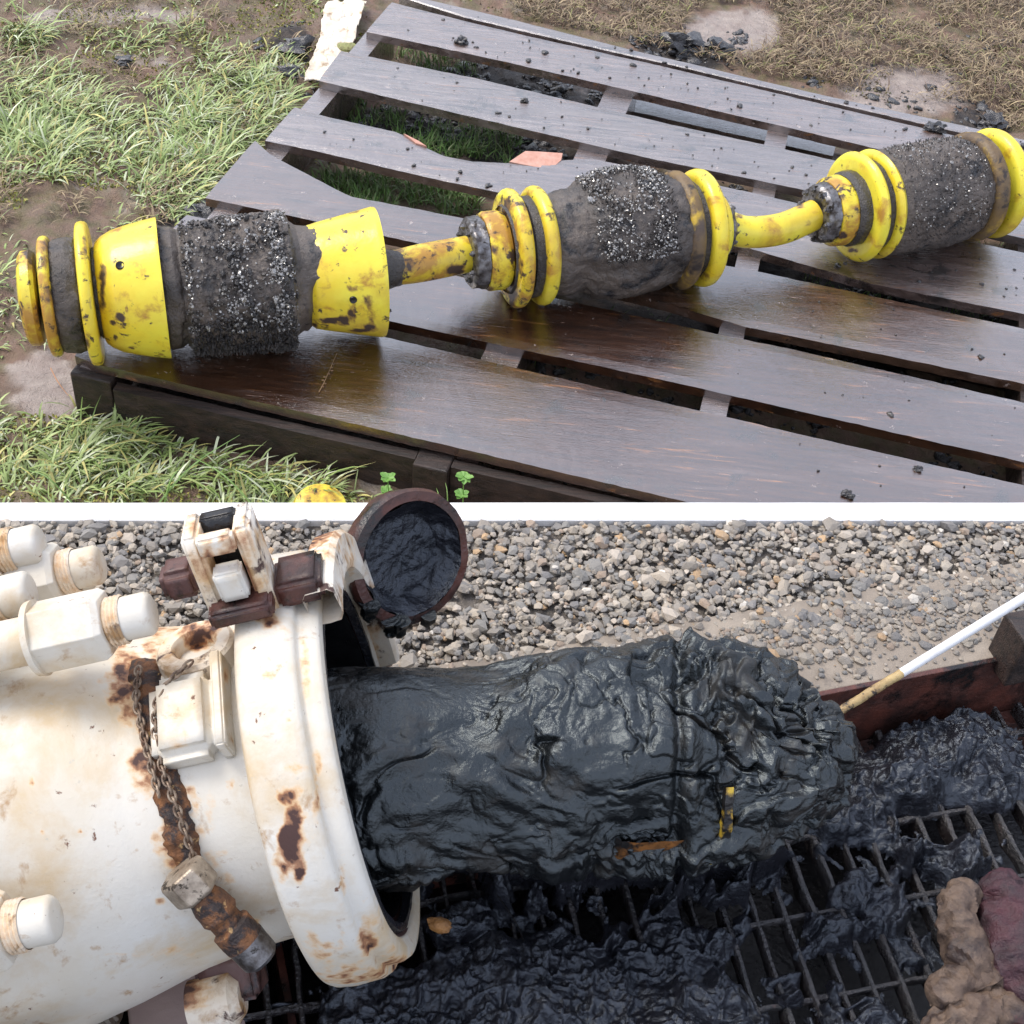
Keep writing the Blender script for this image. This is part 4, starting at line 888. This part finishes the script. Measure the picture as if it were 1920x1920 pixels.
# rust strip, chain, plug
nst = 120; thv = np.linspace(-.25, 1.12, nst); wv = .015+.009*fbm(np.stack([thv*14, 0*thv, 0*thv], -1), 1, 3, 3)
ssv = -.190+.026*sstep(.0, 1.0, thv)+.006*np.sin(thv*5)
K = 14; R = []
for t_, w_, s_ in zip(thv, wv, ssv):
    row = []
    for j in np.linspace(-1, 1, K):
        s2 = s_+j*w_; h = (1-j*j)**.5*.006
        row.append(LP(s2, t_, Rb(s2)+h-.0005))
    R.append(row)
R = np.array(R); R += .004*np.stack([fbm(R, 70, 4, k) for k in (1, 2, 3)], -1)*1.0
mk('rust_crust', R.reshape(-1, 3), grid_faces(nst, K), m_rust, launcher, label='crust of brown rust down the barrel')
def link(c, d, up, r, w):
    d = d/np.linalg.norm(d); s = np.cross(d, up); s /= np.linalg.norm(s)
    a = np.arange(12)*2*pi/12; pts = np.array([c+d*cos(q)*r*1.45+s*sin(q)*r*.8 for q in a])
    V = []; 
    for i in range(12):
        T = pts[(i+1) % 12]-pts[i-1]; T /= np.linalg.norm(T); nn = np.cross(T, up/np.linalg.norm(up)); nn /= np.linalg.norm(nn); bb = np.cross(T, nn)
        for q in range(6): V.append(pts[i]+w*(cos(q*pi/3)*nn+sin(q*pi/3)*bb))
    V = np.array(V); F = []
    for i in range(12):
        for q in range(6): F.append([i*6+q, i*6+(q+1) % 6, ((i+1) % 12)*6+(q+1) % 6, ((i+1) % 12)*6+q])
    return V, F
def chain(path, step=.0085):
    pts = []
    for (s, th, dr) in path: pts.append(LP(s, th, Rb(s)+dr))
    pts = np.array(pts); d = np.r_[0, np.cumsum(np.linalg.norm(np.diff(pts, axis=0), axis=1))]
    q = np.arange(0, d[-1], step); C = np.stack([np.interp(q, d, pts[:, k]) for k in range(3)], -1); T = np.gradient(C, axis=0)
    for i, (c, t_) in enumerate(zip(C, T)):
        nrm = c-CR; nrm = nrm-AX*(nrm@AX); nrm /= np.linalg.norm(nrm)
        up = nrm if i % 2 == 0 else np.cross(t_/np.linalg.norm(t_), nrm)+nrm*.5
        V, F = link(c, t_, up, .0046, .0015); mk('chain_link', V, F, m_chain, launcher)
m_chain = M('rusty_chain', (.34, .27, .2), (.10, .055, .035), 90, (.35, .6), metal=.5, bump=[(300, .001)])
chain([(-.135, -.02, .03), (-.155, .06, .028), (-.172, .16, .02), (-.176, .3, .012), (-.172, .5, .012), (-.162, .75, .014), (-.158, .96, .016)])
chain([(-.195, -.1, .012), (-.195, .1, .013), (-.186, .35, .013), (-.180, .6, .012)])
pd = RT*.62-UP*.78+FW*.25; pd /= np.linalg.norm(pd)
pc = LP(-.172, 1.0, Rb(-.17)+.024)
V, F = lathe(pc, pd, [(-.004, .0005), (-.004, .024), (0, .027), (.026, .027), (.030, .023), (.03, .012)], 6); bevel(mk('hex_plug', V, F, M('dirty_zinc', (.45, .38, .30), (.2, .16, .12), 60, (.3, .5), metal=.6, layers=[((.05, .04, .03), 50, .55, .6, .6)], bump=[(200, .001)]), launcher, smooth=False, label='zinc hex plug on the chain'), .002)
V, F = lathe(pc, pd, [(.03, .016), (.045, .020), (.060, .021), (.066, .017), (.075, .017), (.078, .022), (.10, .022)], 40, .003, lambda V, N, s, th: .0015*fbm(V, 90, 3, 3)); mk('nipple', V, F, m_rust, launcher, label='rust eaten threaded nipple')
V, F = lathe(pc, pd, [(.10, .022), (.125, .021), (.130, .016), (.130, .0005)], 40, .003, lambda V, N, s, th: .001*fbm(V, 90, 3, 3)); mk('nipple_cap', V, F, m_steel, launcher)
# clamp bracket at the top of the ring
TH = -.2
CLS = [(430, 1040, 110, 120, .62), (470, 1100, 60, 30, .9), (400, 970, 30, 20, .7), (500, 980, 30, 60, .8)]
lbox('clamp_cheek', -.088, TH, .300, .009, .026, .060, m_cream, CLS, .004)
lbox('clamp_cheek', -.034, TH, .300, .009, .026, .060, m_cream, CLS, .004)
lbox('clamp_face', -.061, TH+.075, .350, .019, .008, .012, m_cream, CLS, .003)
lbox('clamp_back', -.061, TH-.04, .310, .019, .008, .050, m_black, (), .002)
lbox('clamp_nut', -.061, TH+.085, .300, .015, .012, .019, m_white, (), .003, label='clean white square nut')
lbox('clamp_foot', -.060, TH+.10, .268, .034, .020, .010, m_rustd, (), .004)
lbox('hinge_knuckle', -.122, TH-.05, .29, .020, .02, .018, m_maroon, [(360, 1070, 40, 40, .9)], .007)
lbox('hinge_ear', -.0, TH-.02, .262, .026, .030, .016, m_rustd, (), .006)
V, F = lathe(CR, AX, [(.004, .218), (.002, .255), (.006, .262), (.03, .264), (.036, .258), (.038, .226), (.034, .218), (.02, .216), (.004, .218)], 120, .003, lambda V, N, s, th: .0012*fbm(V, 40, 3, 2), -2.0, -.10)
mk('clamp_half', V, F, m_cream, launcher, attrs={'stain': stains(V, [(590, 1010, 60, 50, .8), (700, 1200, 20, 60, .55), (660, 1060, 14, 60, .5), (640, 985, 20, 20, .8)], 5)}, label='rust streaked cream half of the clamp on the far side')
# under the barrel
lbox('support_bracket', -.205, 2.3, .215, .035, .03, .03, m_maroon, (), .006)
V, F = lathe(LP(-.22, 2.2, .24), AX, [(-.03, .001), (-.03, .03), (.02, .032), (.024, .026), (.03, .02), (.03, .001)], 40); mk('drain_flange', V, F, m_cream, launcher, attrs={'stain': stains(V, [(350, 1860, 60, 40, .9)], 3)})
c = P(420, 1850, -.16); V, F = box(c, [1, 0, 0], [0, 1, 0], [0, 0, 1], .11, .2, .03); 
cc = P(405, 1830, -.11)
V, F = box(cc-[.045, 0, .1], pitd, pn, [0, 0, 1], .068, .30, .1); bevel(mk('plinth', V, F, m_pink, smooth=False, label='pinkish painted plinth under the launcher barrel', category='plinth'), .003)

# open closure door hanging behind the ring
dc = P(770, 1046, .27); da = np.array([.62, -.62, .47]); da /= np.linalg.norm(da)
dr = 128/SCALE(dc)
prof = [(-.03, .0005), (-.032, dr*.7), (-.026, dr*.98), (-.005, dr*1.03), (.004, dr), (.006, dr*.86), (-.004, dr*.80), (-.022, dr*.62), (-.026, .0005)]
door = thing('closure_door', dc-[0, 0, dr], 'open round closure door with maroon rim and black oil inside, above the launcher ring', 'door')
V, F = lathe(dc, da, prof[:6], 120, .003, lambda V, N, s, th: .0022*fbm(V, 45, 4, 2)); mk('door_rim', V, F, m_rustd, door)
V, F = lathe(dc, da, prof[5:], 160, .003, lambda V, N, s, th: .006*fbm(V, 40, 4, 2)+.003*np.abs(fbm(V, 90, 3, 5))); mk('door_face', V, F, m_tar2, door, label='inside of the door thick with black oil')
drp = []
for th in sorted(rng.uniform(.5, 2.4, 7)):
    a_, e1_, e2_ = frame(da); p = dc+dr*.97*(cos(th+.9)*e2_+sin(th+.9)*e1_)+da*.004; L = rng.uniform(.01, .028)
    drp.append(tube([p+[0, 0, .006], p-[0, 0, L*.5], p-[0, 0, L]], [.012, .009, .003], 10, 4, lambda V: .006*fbm(V, 120, 2, 3)))
V, F = merge(drp); mk('oil_drips', V, F, m_tar, door, kind='stuff')

# ---- tar covered pig coming out of the ring
TA = Axis((640, 1452), (1480, 1402), .145)
tarpig = thing('tarred_pig', TA.a+[.2, 0, -.15], 'pipeline pig smothered in black tar emerging from the launcher over the grating', 'pipeline pig')
trows = [(560, 20), (560, 170), (620, 196), (700, 198), (760, 196), (800, 190), (860, 186), (950, 192), (1020, 202), (1100, 205), (1200, 203), (1300, 208), (1370, 205), (1420, 190), (1460, 165), (1490, 158), (1530, 128), (1560, 84), (1566, 4)]
def tard(V, N, s, th):
    px_, py_ = inpx(V); right = sstep(900, 1400, px_)
    w = warp(V*[.8, 1, 1], 8, .05, 7); w2 = warp(V, 24, .02, 9)
    h = .013*fbm(V, 7, 3, 70)+.020*fbm(w, 13, 3, 71, .5)
    cr = np.exp(-(fbm(w, 12, 3, 72)/.06)**2); h = h-.013*cr*sstep(-.35, .2, fbm(V, 14, 2, 79))
    cr2 = np.exp(-(fbm(w2, 27, 3, 73)/.08)**2); h = h-.008*cr2*(.3+.7*right)*sstep(-.3, .1, fbm(V, 20, 2, 78))-.012*sstep(.30, .42, fbm(w2, 9, 3, 91))*right
    h = h+.0065*fbm(w2, 44, 3, 74)*(.35+.65*right)*sstep(-.4, .3, fbm(V, 9, 2, 96))
    h = h+.010*(sstep(-.02, .04, fbm(w, 10, 2, 97))-.5)*(.3+.7*right)+.006*(sstep(-.02, .05, fbm(w2, 22, 2, 98))-.5)*right
    smooth = np.clip(el(px_, py_, 760, 1300, 170, 90)*1.6, 0, 1); h = h*(1-.75*smooth)
    # bands of the buried discs
    h = h+.006*np.exp(-((px_-1300)/12)**2)-.010*np.exp(-((px_-1272)/10)**2)+.004*np.exp(-((px_-1180)/16)**2)
    # sagging skirt low down
    low = sstep(1560, 1640, py_); h = h+.016*low*np.abs(fbm(V*[1, 1, .4], 30, 3, 75))
    # hollow with bared yellow
    h = h-.010*el(px_, py_, 1200, 1560, 110, 70)
    return h
V, F = lathe(TA.a, TA.d, TA.prof(trows), 760, .0016, tard)
mk('tar_coat', V, F, m_tar, tarpig, label='wrinkled glossy black tar skin')
TY = M('tarry_yellow', (.50, .36, .03), (.30, .16, .02), 30, (.3, .5), layers=[((.010, .009, .009), 30, .47, .55, .3)], bump=[(100, .002)])
def tband(x0, x1, r, ths, name='disc_edge', mat=TY, amp=.0015):
    V, F = lathe(TA.a, TA.d, TA.prof([(x0, r-12), (x0+2, r), (x1-2, r), (x1, r-12)]), 120, .003, lambda V, N, s, th: amp*fbm(V, 50, 3, 4), radians(ths[0]), radians(ths[1])); mk(name, V, F, mat, tarpig)
tband(1299, 1317, 207, (52, 112), 'disc_edge', TY, .003)
V, F = lathe(TA.a, TA.d, TA.prof([(1120, 180), (1130, 192), (1190, 195), (1240, 194), (1250, 180)]), 60, .003, lambda V, N, s, th: .003*fbm(V, 40, 3, 4), radians(85), radians(140)); mk('bared_cup', V, F, M('tarry_orange', (.30, .12, .03), (.06, .03, .012), 26, (.3, .5), layers=[((.01, .009, .009), 24, .5, .58, .3)]), tarpig, label='orange cup patch showing through the tar')
# ---- measuring rod
a = P(1520, 1367, .13); b = P(1690, 1262, .165); c = P(1900, 1133, .235); c = b+(b-a)/np.linalg.norm(b-a)*.9*1.0 if False else c
rod = thing('rod', a, 'thin white rod with a yellow and black stained end pointing at the tarred pig', 'rod')
V, F = tube([a, a+(b-a)*.5, b], [.0056, .006, .0062], 20, 20, lambda V: .0009*fbm(V, 90, 3, 4)); mk('stained_end', V, F, m_rods, rod)
V, F = tube([b, b+(c-b)*1.0, b+(c-b)*3.0], [.0062, .0064, .0068], 20, 4); mk('shaft', V, F, m_rodw, rod)
# ---- glove
glove = thing('work_glove', P(1830, 1850, ZB), 'crumpled tan leather glove soaked dark red lying on the right side of the grating', 'glove')
def lump(c, axes, seed, amp=.22, fold=.12, tm=ICO5):
    V, F = tm; w = warp(V, 1.2, .5, seed); h = 1+amp*fbm(V, 1.3, 3, seed)-fold*np.exp(-(fbm(w, 2.2, 3, seed+1)/.12)**2)+.03*fbm(V, 9, 3, seed)
    return (V*h[:, None])@np.array(axes)+c, F
s0 = SCALE(P(1830, 1750, -.02))
def pxv(dx, dy): return (RT*dx-UP*dy)/s0
def folds(V, F, amp, seed):
    c0 = V.mean(0); d = V-c0; nrm = d/np.linalg.norm(d, axis=1)[:, None]
    w = warp(V, 14, .03, seed); f = fbm(w*[1, 1.0, 1], 20, 3, seed); g_ = fbm(warp(V, 30, .012, seed+2), 44, 3, seed+3)
    return V+nrm*(amp*(1-np.abs(f)*3.2)+amp*.45*(1-np.abs(g_)*3))[:, None], F
def finger(name, pts, r, mat, seed, **kw):
    Q = np.array([P(*p) for p in pts]); r = np.array(r)/s0
    def dd(V): return .0035*fbm(V, 26, 2, seed)+.004*(1-np.abs(fbm(warp(V, 20, .015, seed+5), 42, 2, seed+1))*3.5)+.0012*fbm(V, 120, 2, seed)
    V, F = tube(Q, r, 48, 22, dd); return mk(name, V, F, mat, glove, **kw)
finger('thumb', [(1842, 1835, -.05), (1812, 1780, -.03), (1796, 1715, -.02), (1812, 1668, -.02), (1822, 1652, -.02)], [52, 42, 36, 28, 4], m_glove, 3)
finger('finger', [(1935, 1835, -.05), (1850, 1828, -.045), (1790, 1850, -.05), (1756, 1876, -.06), (1744, 1886, -.065)], [46, 42, 38, 28, 4], m_glove, 5)
finger('finger', [(1945, 1900, -.06), (1860, 1895, -.055), (1790, 1910, -.065), (1748, 1938, -.075), (1738, 1946, -.08)], [46, 42, 38, 28, 4], m_glove, 7)
finger('finger', [(1950, 1960, -.07), (1870, 1965, -.07), (1800, 1990, -.08), (1780, 2000, -.085)], [46, 42, 34, 4], m_glove, 9)
finger('cuff', [(1880, 1648, -.05), (1882, 1668, -.04), (1892, 1740, -.035), (1908, 1820, -.04), (1960, 1880, -.05)], [6, 46, 62, 66, 50], m_gloved, 11, label='dark red soaked fabric back')
V, F = tube([P(925, 1668, ZB+.035), P(975, 1745, ZB+.03), P(1000, 1845, ZB+.02)], [.0009, .0009, .0009], 5, 5); mk('wire', V, F, m_black, label='thin black wire lying over the sludge in front of the pig', category='wire')
V, F = lump(P(825, 1735, -.05), [pxv(24, 8), pxv(-6, 12), -FW*.01], 6, .4, .1, ICO3); mk('orange_scrap', V, F, M('orange_scrap', (.42, .2, .06), (.2, .09, .03), 60, bump=[(120, .004)]), label='small orange brown scrap beside the ring bottom', category='scrap')
